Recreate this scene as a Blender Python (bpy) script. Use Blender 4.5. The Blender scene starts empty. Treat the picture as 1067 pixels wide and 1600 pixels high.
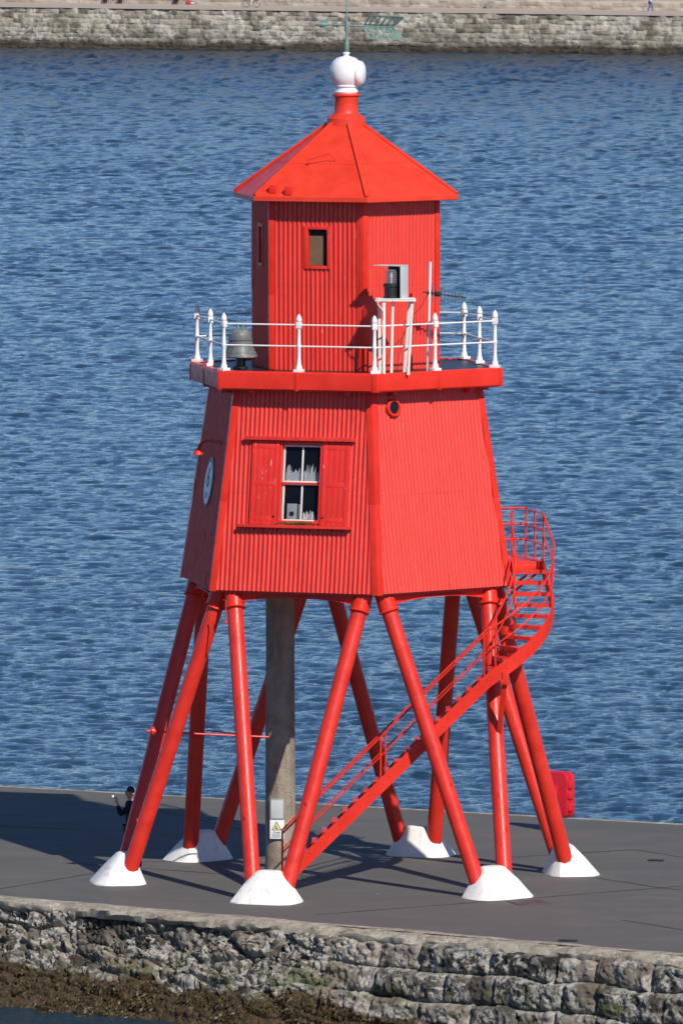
import bpy, bmesh, math, random
import numpy as np
from mathutils import Vector, Matrix
random.seed(7)
RNG = np.random.default_rng(11)
S = bpy.context.scene
COL = S.collection
R = math.radians

# ------------------------------------------------------------------ camera
cd = bpy.data.cameras.new('camera')
cam = bpy.data.objects.new('camera', cd)
COL.objects.link(cam)
cam.location = (0, -207.06, 22.57)
cam.rotation_euler = (R(90 - 4.1408), 0, R(0.0218))
cd.sensor_fit = 'VERTICAL'
cd.sensor_height = 24
cd.lens = 15529.3 / 1600 * 24
cd.clip_start = 1
cd.clip_end = 8000
S.camera = cam

# ------------------------------------------------------------------ sky, sun, exposure
SUN_AZ, SUN_EL = -63.0, 39.0
w = bpy.data.worlds.new('World')
S.world = w
w.use_nodes = True
wn = w.node_tree
bg = wn.nodes['Background']
sky = wn.nodes.new('ShaderNodeTexSky')
sky.sky_type = 'NISHITA'
sky.sun_disc = False
sky.sun_elevation = R(SUN_EL)
sky.sun_rotation = R(90 - SUN_AZ)
sky.air_density = 0.6
sky.dust_density = 0.05
sky.altitude = 0
sky.ozone_density = 3.0
tint = wn.nodes.new('ShaderNodeMix')          # camera white balance set for the warm sun: the sky reads bluer
tint.data_type, tint.blend_type = 'RGBA', 'MULTIPLY'
tint.inputs[0].default_value = 1.0
tint.inputs[7].default_value = (0.87, 1.0, 1.17, 1)
wn.links.new(sky.outputs[0], tint.inputs[6])
wn.links.new(tint.outputs[2], bg.inputs[0])
bg.inputs[1].default_value = 0.10
ld = bpy.data.lights.new('sun', 'SUN')
ld.energy = 4.7
ld.angle = R(0.53)
ld.color = (1.0, 0.94, 0.86)
sun = bpy.data.objects.new('sun', ld)
COL.objects.link(sun)
sd = Vector((math.cos(R(SUN_AZ)) * math.cos(R(SUN_EL)), math.sin(R(SUN_AZ)) * math.cos(R(SUN_EL)), math.sin(R(SUN_EL))))
sun.rotation_euler = sd.to_track_quat('Z', 'Y').to_euler()
S.view_settings.view_transform = 'Standard'
S.view_settings.look = 'None'
S.view_settings.exposure = 0.0
S.view_settings.gamma = 1.0

# ------------------------------------------------------------------ node helpers
def new_mat(name):
    m = bpy.data.materials.new(name)
    m.use_nodes = True
    nt = m.node_tree
    return m, nt, nt.nodes['Principled BSDF']

def nd(nt, typ, **kw):
    n = nt.nodes.new(typ)
    for k, v in kw.items():
        if k.startswith('i_'):
            n.inputs[k[2:].replace('_', ' ')].default_value = v
        else:
            setattr(n, k, v)
    return n

def coords(nt, scale=(1, 1, 1), kind='Object'):
    tc = nd(nt, 'ShaderNodeTexCoord')
    mp = nd(nt, 'ShaderNodeMapping')
    mp.inputs['Scale'].default_value = scale
    nt.links.new(tc.outputs[kind], mp.inputs[0])
    return mp.outputs[0]

def noise(nt, vec, scale, detail=4, rough=0.55, dist=0.0):
    n = nd(nt, 'ShaderNodeTexNoise')
    n.inputs['Scale'].default_value = scale
    n.inputs['Detail'].default_value = detail
    n.inputs['Roughness'].default_value = rough
    n.inputs['Distortion'].default_value = dist
    nt.links.new(vec, n.inputs['Vector'])
    return n.outputs['Fac']

def ramp(nt, fac, stops, interp='LINEAR'):
    r = nd(nt, 'ShaderNodeValToRGB')
    r.color_ramp.interpolation = interp
    el = r.color_ramp.elements
    el[0].position, el[1].position = stops[0][0], stops[-1][0]
    def c4(c):
        return (c, c, c, 1) if isinstance(c, (int, float)) else (c[0], c[1], c[2], 1)
    el[0].color, el[1].color = c4(stops[0][1]), c4(stops[-1][1])
    for p, c in stops[1:-1]:
        e = el.new(p)
        e.color = c4(c)
    nt.links.new(fac, r.inputs[0])
    return r.outputs[0]

def mix(nt, fac, a, b, mode='MIX'):
    m = nd(nt, 'ShaderNodeMix', data_type='RGBA', blend_type=mode)
    for sock, v in ((m.inputs[0], fac), (m.inputs[6], a), (m.inputs[7], b)):
        if isinstance(v, (int, float)):
            sock.default_value = v
        elif isinstance(v, (tuple, list)):
            sock.default_value = (v[0], v[1], v[2], 1)
        else:
            nt.links.new(v, sock)
    return m.outputs[2]

def math_(nt, op, a, b=0.0):
    m = nd(nt, 'ShaderNodeMath', operation=op)
    for sock, v in ((m.inputs[0], a), (m.inputs[1], b)):
        if isinstance(v, (int, float)):
            sock.default_value = v
        else:
            nt.links.new(v, sock)
    return m.outputs[0]

def bump(nt, b, height, strength=0.3, dist=0.01):
    n = nd(nt, 'ShaderNodeBump')
    n.inputs['Strength'].default_value = strength
    n.inputs['Distance'].default_value = dist
    nt.links.new(height, n.inputs['Height'])
    nt.links.new(n.outputs[0], b.inputs['Normal'])

def paint(name, col, rough=0.4, var=0.18, chip=None, chip_amt=0.66, streak=False, spec=0.5, grime=None, bmp=0.15):
    """weathered paint: tone drifts, streaks, small chips, slight unevenness"""
    m, nt, b = new_mat(name)
    v = coords(nt)
    vs = coords(nt, (1, 1, 0.12)) if streak else v
    n1 = noise(nt, vs, 2.2 if not streak else 5.0, 5, 0.6)
    dark = tuple(c * (1 - var) for c in col)
    lite = tuple(min(1, c * (1 + var * 0.6) + 0.012 * var * 5) for c in col)
    c = ramp(nt, n1, [(0.3, dark), (0.7, lite)])
    if grime:
        gcol, lo, hi = grime
        n3 = noise(nt, coords(nt, (1, 1, 0.22)), 7.0, 6, 0.7)
        c = mix(nt, ramp(nt, n3, [(lo, 0.0), (hi, 0.75)]), c, gcol)
    if chip:
        n2 = noise(nt, vs if streak else v, 26.0, 5, 0.65)
        n2b = noise(nt, v, 2.3, 3)
        k = math_(nt, 'ADD', math_(nt, 'MULTIPLY', n2, 0.7), math_(nt, 'MULTIPLY', n2b, 0.3))
        c = mix(nt, ramp(nt, k, [(chip_amt, 0.0), (chip_amt + 0.02, 1.0)]), c, chip)
    nt.links.new(c, b.inputs['Base Color'])
    nr = noise(nt, v, 6.0, 4)
    nt.links.new(ramp(nt, nr, [(0.3, max(0.05, rough - 0.1)), (0.7, min(1, rough + 0.12))]), b.inputs['Roughness'])
    b.inputs['Specular IOR Level'].default_value = spec
    bump(nt, b, noise(nt, v, 14.0, 5), bmp, 0.008)
    return m

def flat(name, col, rough=0.5, metal=0.0, spec=0.5, var=0.1, scale=8.0):
    m, nt, b = new_mat(name)
    v = coords(nt)
    c = ramp(nt, noise(nt, v, scale, 4), [(0.3, tuple(x * (1 - var) for x in col)), (0.7, tuple(min(1, x * (1 + var)) for x in col))])
    nt.links.new(c, b.inputs['Base Color'])
    b.inputs['Roughness'].default_value = rough
    b.inputs['Metallic'].default_value = metal
    b.inputs['Specular IOR Level'].default_value = spec
    return m

RED = (0.72, 0.027, 0.011)
M = {}
M['red_sheet'] = paint('red_sheet', (0.68, 0.029, 0.015), 0.42, 0.14, (0.75, 0.22, 0.18), 0.655, streak=True, grime=((0.36, 0.012, 0.01), 0.56, 0.80))
M['red_sheet_pale'] = paint('red_sheet_pale', (0.71, 0.044, 0.027), 0.46, 0.08, (0.7, 0.2, 0.17), 0.65, streak=True)  # slightly paler, pinker red, used on the two right-hand faces
M['red_gloss'] = paint('red_gloss', RED, 0.38, 0.12, (0.85, 0.35, 0.28), 0.69, bmp=0.1, spec=0.32)
M['red_leg'] = paint('red_leg', (0.68, 0.025, 0.011), 0.38, 0.16, (0.8, 0.35, 0.3), 0.685, grime=((0.28, 0.02, 0.015), 0.62, 0.78), bmp=0.12)
M['red_roof'] = paint('red_roof', (0.76, 0.044, 0.016), 0.38, 0.12, (0.75, 0.3, 0.22), 0.68)
M['red_peel'] = paint('red_peel', (0.74, 0.027, 0.014), 0.4, 0.10, (0.76, 0.42, 0.4), 0.63, streak=True)
M['red_plastic'] = flat('red_plastic', (0.62, 0.014, 0.03), 0.35, var=0.06)
M['white_paint'] = paint('white_paint', (0.80, 0.79, 0.77), 0.35, 0.06, (0.45, 0.36, 0.26), 0.70)
M['white_worn'] = paint('white_worn', (0.76, 0.73, 0.66), 0.45, 0.12, (0.35, 0.18, 0.1), 0.64)
M['white_footing'] = paint('white_footing', (0.84, 0.82, 0.77), 0.65, 0.05, (0.36, 0.28, 0.2), 0.67, grime=((0.44, 0.28, 0.14), 0.54, 0.80), bmp=0.6)
M['white_gloss'] = flat('white_gloss', (0.82, 0.81, 0.80), 0.2, var=0.03)
M['grey_case'] = paint('grey_case', (0.52, 0.54, 0.53), 0.45, 0.08)
M['grey_box'] = paint('grey_box', (0.30, 0.34, 0.33), 0.4, 0.1)
M['black'] = flat('black', (0.018, 0.018, 0.02), 0.4)
M['bitumen'] = flat('bitumen', (0.014, 0.014, 0.017), 0.42, var=0.3)
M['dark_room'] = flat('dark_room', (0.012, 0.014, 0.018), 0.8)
M['bronze'] = paint('bronze', (0.15, 0.165, 0.16), 0.5, 0.35, (0.72, 0.72, 0.68), 0.595, grime=((0.05, 0.055, 0.05), 0.5, 0.7))
M['verdigris'] = paint('verdigris', (0.17, 0.27, 0.23), 0.55, 0.3, (0.35, 0.42, 0.35), 0.62, grime=((0.06, 0.07, 0.05), 0.55, 0.75))
M['rubber'] = flat('rubber', (0.02, 0.02, 0.02), 0.7)
M['steel'] = flat('steel', (0.4, 0.4, 0.4), 0.35, 1.0)
M['skin'] = flat('skin', (0.42, 0.23, 0.16), 0.55, var=0.06)
M['hair'] = flat('hair', (0.012, 0.01, 0.009), 0.6)
M['navy_cloth'] = flat('navy_cloth', (0.012, 0.016, 0.03), 0.9, spec=0.2, var=0.25)
M['black_cloth'] = flat('black_cloth', (0.012, 0.012, 0.014), 0.9, spec=0.2, var=0.25)
M['denim'] = flat('denim', (0.07, 0.15, 0.33), 0.9, spec=0.2, var=0.2)
M['pale_cloth'] = flat('pale_cloth', (0.6, 0.6, 0.6), 0.9, spec=0.2, var=0.1)
M['red_cloth'] = flat('red_cloth', (0.55, 0.03, 0.05), 0.8, spec=0.2, var=0.15)
M['blue_door'] = paint('blue_door', (0.06, 0.17, 0.42), 0.45, 0.1)
M['moss'] = flat('moss', (0.13, 0.13, 0.035), 0.95, spec=0.1, var=0.5, scale=40)
M['brown_board'] = paint('brown_board', (0.40, 0.23, 0.09), 0.65, 0.3)
M['curtain'] = flat('curtain', (0.62, 0.62, 0.60), 0.9, var=0.3, scale=30)
M['sign_white'] = flat('sign_white', (0.80, 0.80, 0.80), 0.4, var=0.03)
M['sign_yellow'] = flat('sign_yellow', (0.80, 0.74, 0.30), 0.45, var=0.05)
M['sign_black'] = flat('sign_black', (0.03, 0.03, 0.03), 0.5)
M['sign_navy'] = flat('sign_navy', (0.025, 0.05, 0.09), 0.5)
M['sign_slate'] = flat('sign_slate', (0.16, 0.22, 0.30), 0.5)
M['rust_plate'] = paint('rust_plate', (0.095, 0.058, 0.052), 0.65, 0.25)

def make_glass(name, tint=(0.03, 0.04, 0.06), mixv=0.55):
    m, nt, b = new_mat(name)
    b.inputs['Base Color'].default_value = (*tint, 1)
    b.inputs['Roughness'].default_value = 0.06
    tr = nd(nt, 'ShaderNodeBsdfTransparent')
    tr.inputs[0].default_value = (0.94, 0.96, 0.98, 1)
    ms = nd(nt, 'ShaderNodeMixShader')
    ms.inputs[0].default_value = mixv
    nt.links.new(b.outputs[0], ms.inputs[1])
    nt.links.new(tr.outputs[0], ms.inputs[2])
    nt.links.new(ms.outputs[0], nt.nodes['Material Output'].inputs[0])
    return m
M['pane'] = make_glass('pane', (0.02, 0.026, 0.04), 0.86)
M['lens'] = make_glass('lens', (0.3, 0.3, 0.32), 0.6)

def concrete_column():
    m, nt, b = new_mat('roughcast')
    v = coords(nt)
    c = ramp(nt, noise(nt, v, 3.0, 6, 0.65), [(0.3, (0.23, 0.185, 0.14)), (0.7, (0.41, 0.345, 0.265))])
    g = ramp(nt, noise(nt, coords(nt, (1, 1, 0.15)), 5.0, 5), [(0.5, 0.0), (0.72, 0.6)])
    c = mix(nt, g, c, (0.11, 0.095, 0.08))
    nt.links.new(c, b.inputs['Base Color'])
    b.inputs['Roughness'].default_value = 0.95
    bump(nt, b, noise(nt, v, 22.0, 4, 0.7), 1.0, 0.03)
    return m
M['roughcast'] = concrete_column()

def tarmac():
    m, nt, b = new_mat('tarmac')
    v = coords(nt)
    n = noise(nt, v, 0.35, 5, 0.6, 0.6)
    c = ramp(nt, n, [(0.32, (0.112, 0.109, 0.099)), (0.5, (0.131, 0.124, 0.111)), (0.68, (0.154, 0.133, 0.116))])
    n2 = noise(nt, coords(nt, (0.25, 1.0, 1)), 1.4, 6, 0.65)
    c = mix(nt, ramp(nt, n2, [(0.33, 0.5), (0.62, 0.0)]), c, (0.105, 0.10, 0.092))
    n3 = noise(nt, v, 28.0, 3, 0.7)
    c = mix(nt, ramp(nt, n3, [(0.3, 0.25), (0.5, 0.0)]), c, (0.04, 0.04, 0.04))
    vo = nd(nt, 'ShaderNodeTexVoronoi')
    vo.inputs['Scale'].default_value = 1.5
    nt.links.new(v, vo.inputs['Vector'])
    spot = ramp(nt, vo.outputs['Distance'], [(0.028, 1.0), (0.045, 0.0)])
    keep = ramp(nt, noise(nt, v, 0.8, 2), [(0.5, 0.0), (0.56, 1.0)])
    c = mix(nt, math_(nt, 'MULTIPLY', spot, keep), c, (0.5, 0.47, 0.43))
    nt.links.new(c, b.inputs['Base Color'])
    nt.links.new(ramp(nt, n2, [(0.3, 0.62), (0.7, 0.9)]), b.inputs['Roughness'])
    b.inputs['Specular IOR Level'].default_value = 0.35
    bump(nt, b, noise(nt, v, 30.0, 5, 0.7), 0.5, 0.02)
    return m
M['tarmac'] = tarmac()
M['joint'] = flat('joint', (0.035, 0.033, 0.032), 0.9)

def sea_material():
    m, nt, b = new_mat('sea_water')
    b.inputs['Base Color'].default_value = (0.012, 0.038, 0.060, 1)
    tc = nd(nt, 'ShaderNodeTexCoord')
    sp = nd(nt, 'ShaderNodeSeparateXYZ')
    nt.links.new(tc.outputs['Object'], sp.inputs[0])
    far = nd(nt, 'ShaderNodeMapRange')
    nt.links.new(sp.outputs['Y'], far.inputs[0])
    far.inputs[1].default_value, far.inputs[2].default_value = 40, 720
    ro = math_(nt, 'ADD', math_(nt, 'MULTIPLY', math_(nt, 'POWER', far.outputs[0], 3.0), 0.10), math_(nt, 'ADD', math_(nt, 'MULTIPLY', far.outputs[0], 0.06), 0.03))
    nt.links.new(ro, b.inputs['Roughness'])
    b.inputs['IOR'].default_value = 1.38
    v = coords(nt, (1, 0.7, 1))
    n1 = noise(nt, v, 4.2, 6, 0.68, 0.3)
    n2 = noise(nt, coords(nt, (0.6, 0.35, 1)), 0.5, 4, 0.6)
    h = math_(nt, 'ADD', n1, math_(nt, 'MULTIPLY', n2, 1.2))
    n3 = noise(nt, coords(nt, (0.9, 0.30, 1)), 1.0, 5, 0.68)
    h = math_(nt, 'MULTIPLY', h, math_(nt, 'ADD', math_(nt, 'MULTIPLY', far.outputs[0], 0.8), 0.55))
    h = math_(nt, 'ADD', h, math_(nt, 'MULTIPLY', math_(nt, 'MULTIPLY', n3, math_(nt, 'POWER', far.outputs[0], 1.3)), 13.0))
    bump(nt, b, h, 1.0, 0.26)
    return m
M['sea'] = sea_material()

def stone_material(name, dark, light, lime, weed, weed_z, algae=None, lime_lo=0.55, grey_z=None, bscale=9.0):
    """masonry: per-block tint (colour attribute), lime and barnacles in the joints, tide-line growth"""
    m, nt, b = new_mat(name)
    v = coords(nt)
    at = nd(nt, 'ShaderNodeAttribute', attribute_name='tint')
    ag = nd(nt, 'ShaderNodeAttribute', attribute_name='gap')
    n1 = noise(nt, v, 1.1 * bscale / 9, 6, 0.7, 0.5)
    n2 = noise(nt, v, bscale, 6, 0.7)
    k = math_(nt, 'ADD', math_(nt, 'MULTIPLY', at.outputs['Fac'], 0.55), math_(nt, 'MULTIPLY', n2, 0.45))
    c = ramp(nt, k, [(0.25, dark), (0.7, light)])
    sep = nd(nt, 'ShaderNodeSeparateXYZ')
    nt.links.new(v, sep.inputs[0])
    zz = math_(nt, 'ADD', sep.outputs['Z'], math_(nt, 'MULTIPLY', math_(nt, 'SUBTRACT', n1, 0.5), 1.6))
    if grey_z:
        c = mix(nt, ramp(nt, math_(nt, 'MULTIPLY', math_(nt, 'ADD', zz, 5.0), 0.1), [((grey_z[0] + 5) * .1, 1.0), ((grey_z[1] + 5) * .1, 0.0)]), c, mix(nt, 0.35, c, grey_z[2]))
    # lime runs and barnacles
    wv = noise(nt, v, 2.2 * bscale / 9, 5, 0.7, 0.7)
    ridg = math_(nt, 'ABSOLUTE', math_(nt, 'SUBTRACT', wv, 0.5))
    veins = ramp(nt, ridg, [(0.0, 1.0), (0.03, 0.7), (0.055, 0.0)])
    patch = ramp(nt, noise(nt, v, 0.9 * bscale / 9, 4, 0.6), [(lime_lo - 0.07, 0.0), (lime_lo + 0.06, 1.0)])
    edge = math_(nt, 'MULTIPLY', ag.outputs['Fac'], ramp(nt, n2, [(0.42, 0.0), (0.55, 1.0)]))
    l = math_(nt, 'MULTIPLY', math_(nt, 'MAXIMUM', math_(nt, 'MULTIPLY', veins, 0.8), edge), patch)
    c = mix(nt, math_(nt, 'MULTIPLY', l, 0.85), c, lime)
    if algae:
        fa = ramp(nt, math_(nt, 'MULTIPLY', math_(nt, 'ADD', zz, 5.0), 0.1), [((algae[1] + 4.5) * .1, 0.0), ((algae[1] + 5.0) * .1, 0.8), ((algae[1] + 5.5) * .1, 0.0)])
        fa = math_(nt, 'MULTIPLY', fa, ramp(nt, noise(nt, v, 2.3, 4), [(0.5, 0.0), (0.6, 1.0)]))
        c = mix(nt, fa, c, algae[0])
    if weed_z is None:
        aw = nd(nt, 'ShaderNodeAttribute', attribute_name='weed')
        fw = ramp(nt, math_(nt, 'ADD', aw.outputs['Fac'], math_(nt, 'MULTIPLY', math_(nt, 'SUBTRACT', n1, 0.5), 2.2)), [(0.4, 0.0), (0.6, 0.95)])
    else:
        fw = ramp(nt, math_(nt, 'MULTIPLY', math_(nt, 'ADD', zz, 5.0), 0.1), [((weed_z - 0.3 + 5) * .1, 0.95), ((weed_z + 0.25 + 5) * .1, 0.0)])
    wc = ramp(nt, noise(nt, v, bscale * 1.6, 6, 0.75), [(0.3, weed[0]), (0.55, weed[1]), (0.72, weed[2])])
    c = mix(nt, fw, c, wc)
    nt.links.new(c, b.inputs['Base Color'])
    b.inputs['Roughness'].default_value = 0.8
    b.inputs['Specular IOR Level'].default_value = 0.35
    bump(nt, b, noise(nt, v, bscale * 2.2, 6, 0.75), 0.9, 0.36 / bscale)
    return m
M['near_stone'] = stone_material('near_stone', (0.020, 0.016, 0.013), (0.22, 0.180, 0.138), (0.62, 0.59, 0.52),
    [(0.013, 0.009, 0.005), (0.06, 0.038, 0.013), (0.24, 0.155, 0.06)], None, ((0.07, 0.085, 0.02), -1.25), 0.47)
M['far_stone'] = stone_material('far_stone', (0.14, 0.122, 0.094), (0.46, 0.41, 0.32), (0.62, 0.59, 0.52),
    [(0.015, 0.011, 0.007), (0.05, 0.036, 0.022), (0.12, 0.095, 0.06)], -1.25, None, 0.52, (-0.55, 0.35, (0.06, 0.066, 0.056)), 3.0)
M['dressed_stone'] = stone_material('dressed_stone', (0.34, 0.28, 0.22), (0.50, 0.43, 0.35), (0.62, 0.6, 0.55),
    [(0.02, 0.014, 0.009), (0.07, 0.05, 0.03), (0.15, 0.12, 0.08)], -30, None, 0.62, None, 3.0)
M['coping'] = paint('coping', (0.36, 0.315, 0.24), 0.9, 0.45, (0.62, 0.6, 0.52), 0.58, grime=((0.11, 0.09, 0.065), 0.48, 0.68), bmp=0.9)
M['promenade'] = paint('promenade', (0.42, 0.35, 0.29), 0.9, 0.08)
m_, nt_w, b_w = new_mat('weed')
nt_w.links.new(ramp(nt_w, noise(nt_w, coords(nt_w), 5.0, 6, 0.8), [(0.36, (0.016, 0.010, 0.005)), (0.50, (0.058, 0.034, 0.010)), (0.58, (0.058, 0.058, 0.014)), (0.68, (0.21, 0.115, 0.028))]), b_w.inputs['Base Color'])
b_w.inputs['Roughness'].default_value = 0.5
M['weed'] = m_
M['grass_land'] = flat('grass_land', (0.08, 0.1, 0.04), 0.95, var=0.3, scale=0.3)

# ------------------------------------------------------------------ mesh helpers
def V(*a):
    return np.array(a, float)

def unit(a):
    a = np.asarray(a, float)
    return a / (np.linalg.norm(a) + 1e-12)

class MB:
    def __init__(self):
        self.v, self.f = [], []
    def add(self, vs, fs):
        o = len(self.v)
        self.v += [tuple(map(float, p)) for p in vs]
        self.f += [tuple(o + i for i in q) for q in fs]
        return self
    def box(self, c, size, u=(1, 0, 0), v=(0, 1, 0), n=(0, 0, 1)):
        c, u, v, n = map(lambda a: np.asarray(a, float), (c, u, v, n))
        vs = []
        for k in (-.5, .5):
            for i, j in ((-.5, -.5), (.5, -.5), (.5, .5), (-.5, .5)):
                vs.append(c + u * i * size[0] + v * j * size[1] + n * k * size[2])
        return self.add(vs, [(3, 2, 1, 0), (4, 5, 6, 7), (0, 1, 5, 4), (1, 2, 6, 5), (2, 3, 7, 6), (3, 0, 4, 7)])
    def bar(self, a, b, wdt, hgt, up=(0, 0, 1)):
        a, b = np.asarray(a, float), np.asarray(b, float)
        d = unit(b - a)
        s = unit(np.cross(d, up))
        t = np.cross(s, d)
        return self.box((a + b) / 2, (np.linalg.norm(b - a), wdt, hgt), d, s, t)
    def tube(self, pts, r, n=10, caps=True):
        pts = [np.asarray(p, float) for p in pts]
        rs = r if isinstance(r, (list, tuple)) else [r] * len(pts)
        vs, fs = [], []
        ref = None
        for i, p in enumerate(pts):
            d = unit(pts[min(i + 1, len(pts) - 1)] - pts[max(i - 1, 0)])
            if ref is None:
                ref = V(0, 0, 1) if abs(d[2]) < .9 else V(1, 0, 0)
            s = unit(np.cross(d, ref))
            t = np.cross(s, d)
            ref = t
            for k in range(n):
                a = 2 * math.pi * k / n
                vs.append(p + rs[i] * (s * math.cos(a) + t * math.sin(a)))
        for i in range(len(pts) - 1):
            for k in range(n):
                k2 = (k + 1) % n
                fs.append((i * n + k, i * n + k2, (i + 1) * n + k2, (i + 1) * n + k))
        if caps:
            fs.append(tuple(range(n - 1, -1, -1)))
            fs.append(tuple((len(pts) - 1) * n + k for k in range(n)))
        return self.add(vs, fs)
    def lathe(self, prof, o=(0, 0, 0), n=24, axis=(0, 0, 1), ph=0.0, caps=True):
        axis = unit(axis)
        ref = V(1, 0, 0) if abs(axis[2]) > .9 else V(0, 0, 1)
        s = unit(ref - axis * np.dot(ref, axis))
        t = np.cross(axis, s)
        o = np.asarray(o, float)
        vs, fs = [], []
        for r, h in prof:
            for k in range(n):
                a = 2 * math.pi * k / n + ph
                vs.append(o + axis * h + r * (s * math.cos(a) + t * math.sin(a)))
        for i in range(len(prof) - 1):
            for k in range(n):
                k2 = (k + 1) % n
                fs.append((i * n + k, i * n + k2, (i + 1) * n + k2, (i + 1) * n + k))
        if caps:
            fs.append(tuple(range(n - 1, -1, -1)))
            fs.append(tuple((len(prof) - 1) * n + k for k in range(n)))
        return self.add(vs, fs)
    def loft(self, a, b, caps=True):
        n = len(a)
        fs = [(k, (k + 1) % n, n + (k + 1) % n, n + k) for k in range(n)]
        if caps:
            fs += [tuple(range(n - 1, -1, -1)), tuple(n + k for k in range(n))]
        return self.add(list(a) + list(b), fs)
    def prism(self, poly, o, u, v, n, depth):
        o, u, v, n = map(lambda a: np.asarray(a, float), (o, u, v, n))
        a = [o + u * x + v * y for x, y in poly]
        b = [p + n * depth for p in a]
        return self.loft(a, b)
    def ball(self, c, r, n=14, squash=(1, 1, 1)):
        prof = [(max(1e-4, math.sin(math.pi * i / n)) * r, -math.cos(math.pi * i / n) * r) for i in range(n + 1)]
        o = len(self.v)
        self.lathe(prof, (0, 0, 0), n * 2)
        for i in range(o, len(self.v)):
            p = self.v[i]
            self.v[i] = (c[0] + p[0] * squash[0], c[1] + p[1] * squash[1], c[2] + p[2] * squash[2])
        return self

ROOT = {}
def obj(name, mb, mat, parent=None, loc=None, smooth=True, bevel=0.0, sharp=35):
    """link ONE mesh object; world-space vertices are made relative to the thing's base"""
    if parent is not None:
        base = ROOT[parent.name]
    else:
        base = np.asarray(loc if loc is not None else (0, 0, 0), float)
    me = bpy.data.meshes.new(name)
    vs = [(p[0] - base[0], p[1] - base[1], p[2] - base[2]) for p in mb.v]
    me.from_pydata(vs, [], mb.f)
    bm = bmesh.new()
    bm.from_mesh(me)
    bmesh.ops.recalc_face_normals(bm, faces=bm.faces)
    if bevel:
        es = [e for e in bm.edges if len(e.link_faces) == 2 and e.calc_face_angle(0) > R(40)]
        bmesh.ops.bevel(bm, geom=es, offset=bevel, segments=2, affect='EDGES', profile=0.6, clamp_overlap=True)
    bm.to_mesh(me)
    bm.free()
    return link(name, me, mat, parent, base, smooth, sharp)

def link(name, me, mat, parent, base, smooth=True, sharp=35):
    if smooth:
        me.shade_smooth()
        me.set_sharp_from_angle(angle=R(sharp))
    me.materials.append(M[mat] if isinstance(mat, str) else mat)
    o = bpy.data.objects.new(name, me)
    COL.objects.link(o)
    if parent is not None:
        o.parent = parent
    else:
        o.location = base
    ROOT[o.name] = np.asarray(base, float)
    return o

def thing(name, label, cat, loc=(0, 0, 0), group=None):
    o = bpy.data.objects.new(name, None)
    o.empty_display_size = 0.3
    COL.objects.link(o)
    o.location = loc
    ROOT[o.name] = np.asarray(loc, float)
    return tag(o, label, cat, group)

def tag(o, label, cat, group=None, kind=None):
    o['label'] = label
    o['category'] = cat
    if group:
        o['group'] = group
    if kind:
        o['kind'] = kind
    return o

def structure(o):
    o['kind'] = 'structure'
    return o

def text_mesh(body, size, o, u, v, n, align='CENTER', depth=0.004):
    cu = bpy.data.curves.new('lettering', 'FONT')
    cu.body = body
    cu.size = size
    cu.align_x = align
    cu.align_y = 'CENTER'
    cu.extrude = depth
    t = bpy.data.objects.new('lettering', cu)
    COL.objects.link(t)
    dg = bpy.context.evaluated_depsgraph_get()
    me = t.evaluated_get(dg).to_mesh()
    mb = MB()
    o, u, v, n = map(lambda a: np.asarray(a, float), (o, u, v, n))
    mb.v = [tuple(o + u * p.co.x + v * p.co.y + n * p.co.z) for p in me.vertices]
    mb.f = [tuple(p.vertices) for p in me.polygons]
    bpy.data.objects.remove(t)
    return mb

# ------------------------------------------------------------------ value noise for terrain-like meshes
LAT = np.random.default_rng(3).random((256, 256))
def vnoise(x, y):
    xi, yi = np.floor(x).astype(int), np.floor(y).astype(int)
    fx, fy = x - xi, y - yi
    fx, fy = fx * fx * (3 - 2 * fx), fy * fy * (3 - 2 * fy)
    a, b = LAT[xi & 255, yi & 255], LAT[(xi + 1) & 255, yi & 255]
    c, d = LAT[xi & 255, (yi + 1) & 255], LAT[(xi + 1) & 255, (yi + 1) & 255]
    return (a * (1 - fx) + b * fx) * (1 - fy) + (c * (1 - fx) + d * fx) * fy
def fbm(x, y, o=5, g=0.5):
    s, a, t = 0, 1, 0
    for i in range(o):
        s = s + a * vnoise(x * 2 ** i + 17.3 * i, y * 2 ** i + 5.1 * i)
        t += a
        a *= g
    return s / t
def sstep(a, b, x):
    t = np.clip((x - a) / (b - a), 0, 1)
    return t * t * (3 - 2 * t)

def grid_mesh(name, P, attrs=None, flip=False):
    """P: (rows, cols, 3) array -> mesh with quads, numpy fast path"""
    r, c = P.shape[:2]
    me = bpy.data.meshes.new(name)
    me.vertices.add(r * c)
    me.vertices.foreach_set('co', P.reshape(-1).astype(np.float32))
    i = np.arange(r * c).reshape(r, c)
    a, b, d, e = i[:-1, :-1], i[:-1, 1:], i[1:, 1:], i[1:, :-1]
    q = np.stack([a, e, d, b] if flip else [a, b, d, e], -1).reshape(-1).astype(np.int32)
    nf = (r - 1) * (c - 1)
    me.loops.add(nf * 4)
    me.loops.foreach_set('vertex_index', q)
    me.polygons.add(nf)
    me.polygons.foreach_set('loop_start', np.arange(0, nf * 4, 4, dtype=np.int32))
    me.update(calc_edges=True)
    for k, arr in (attrs or {}).items():
        at = me.attributes.new(k, 'FLOAT', 'POINT')
        at.data.foreach_set('value', arr.reshape(-1).astype(np.float32))
    me.validate()
    return me

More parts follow.
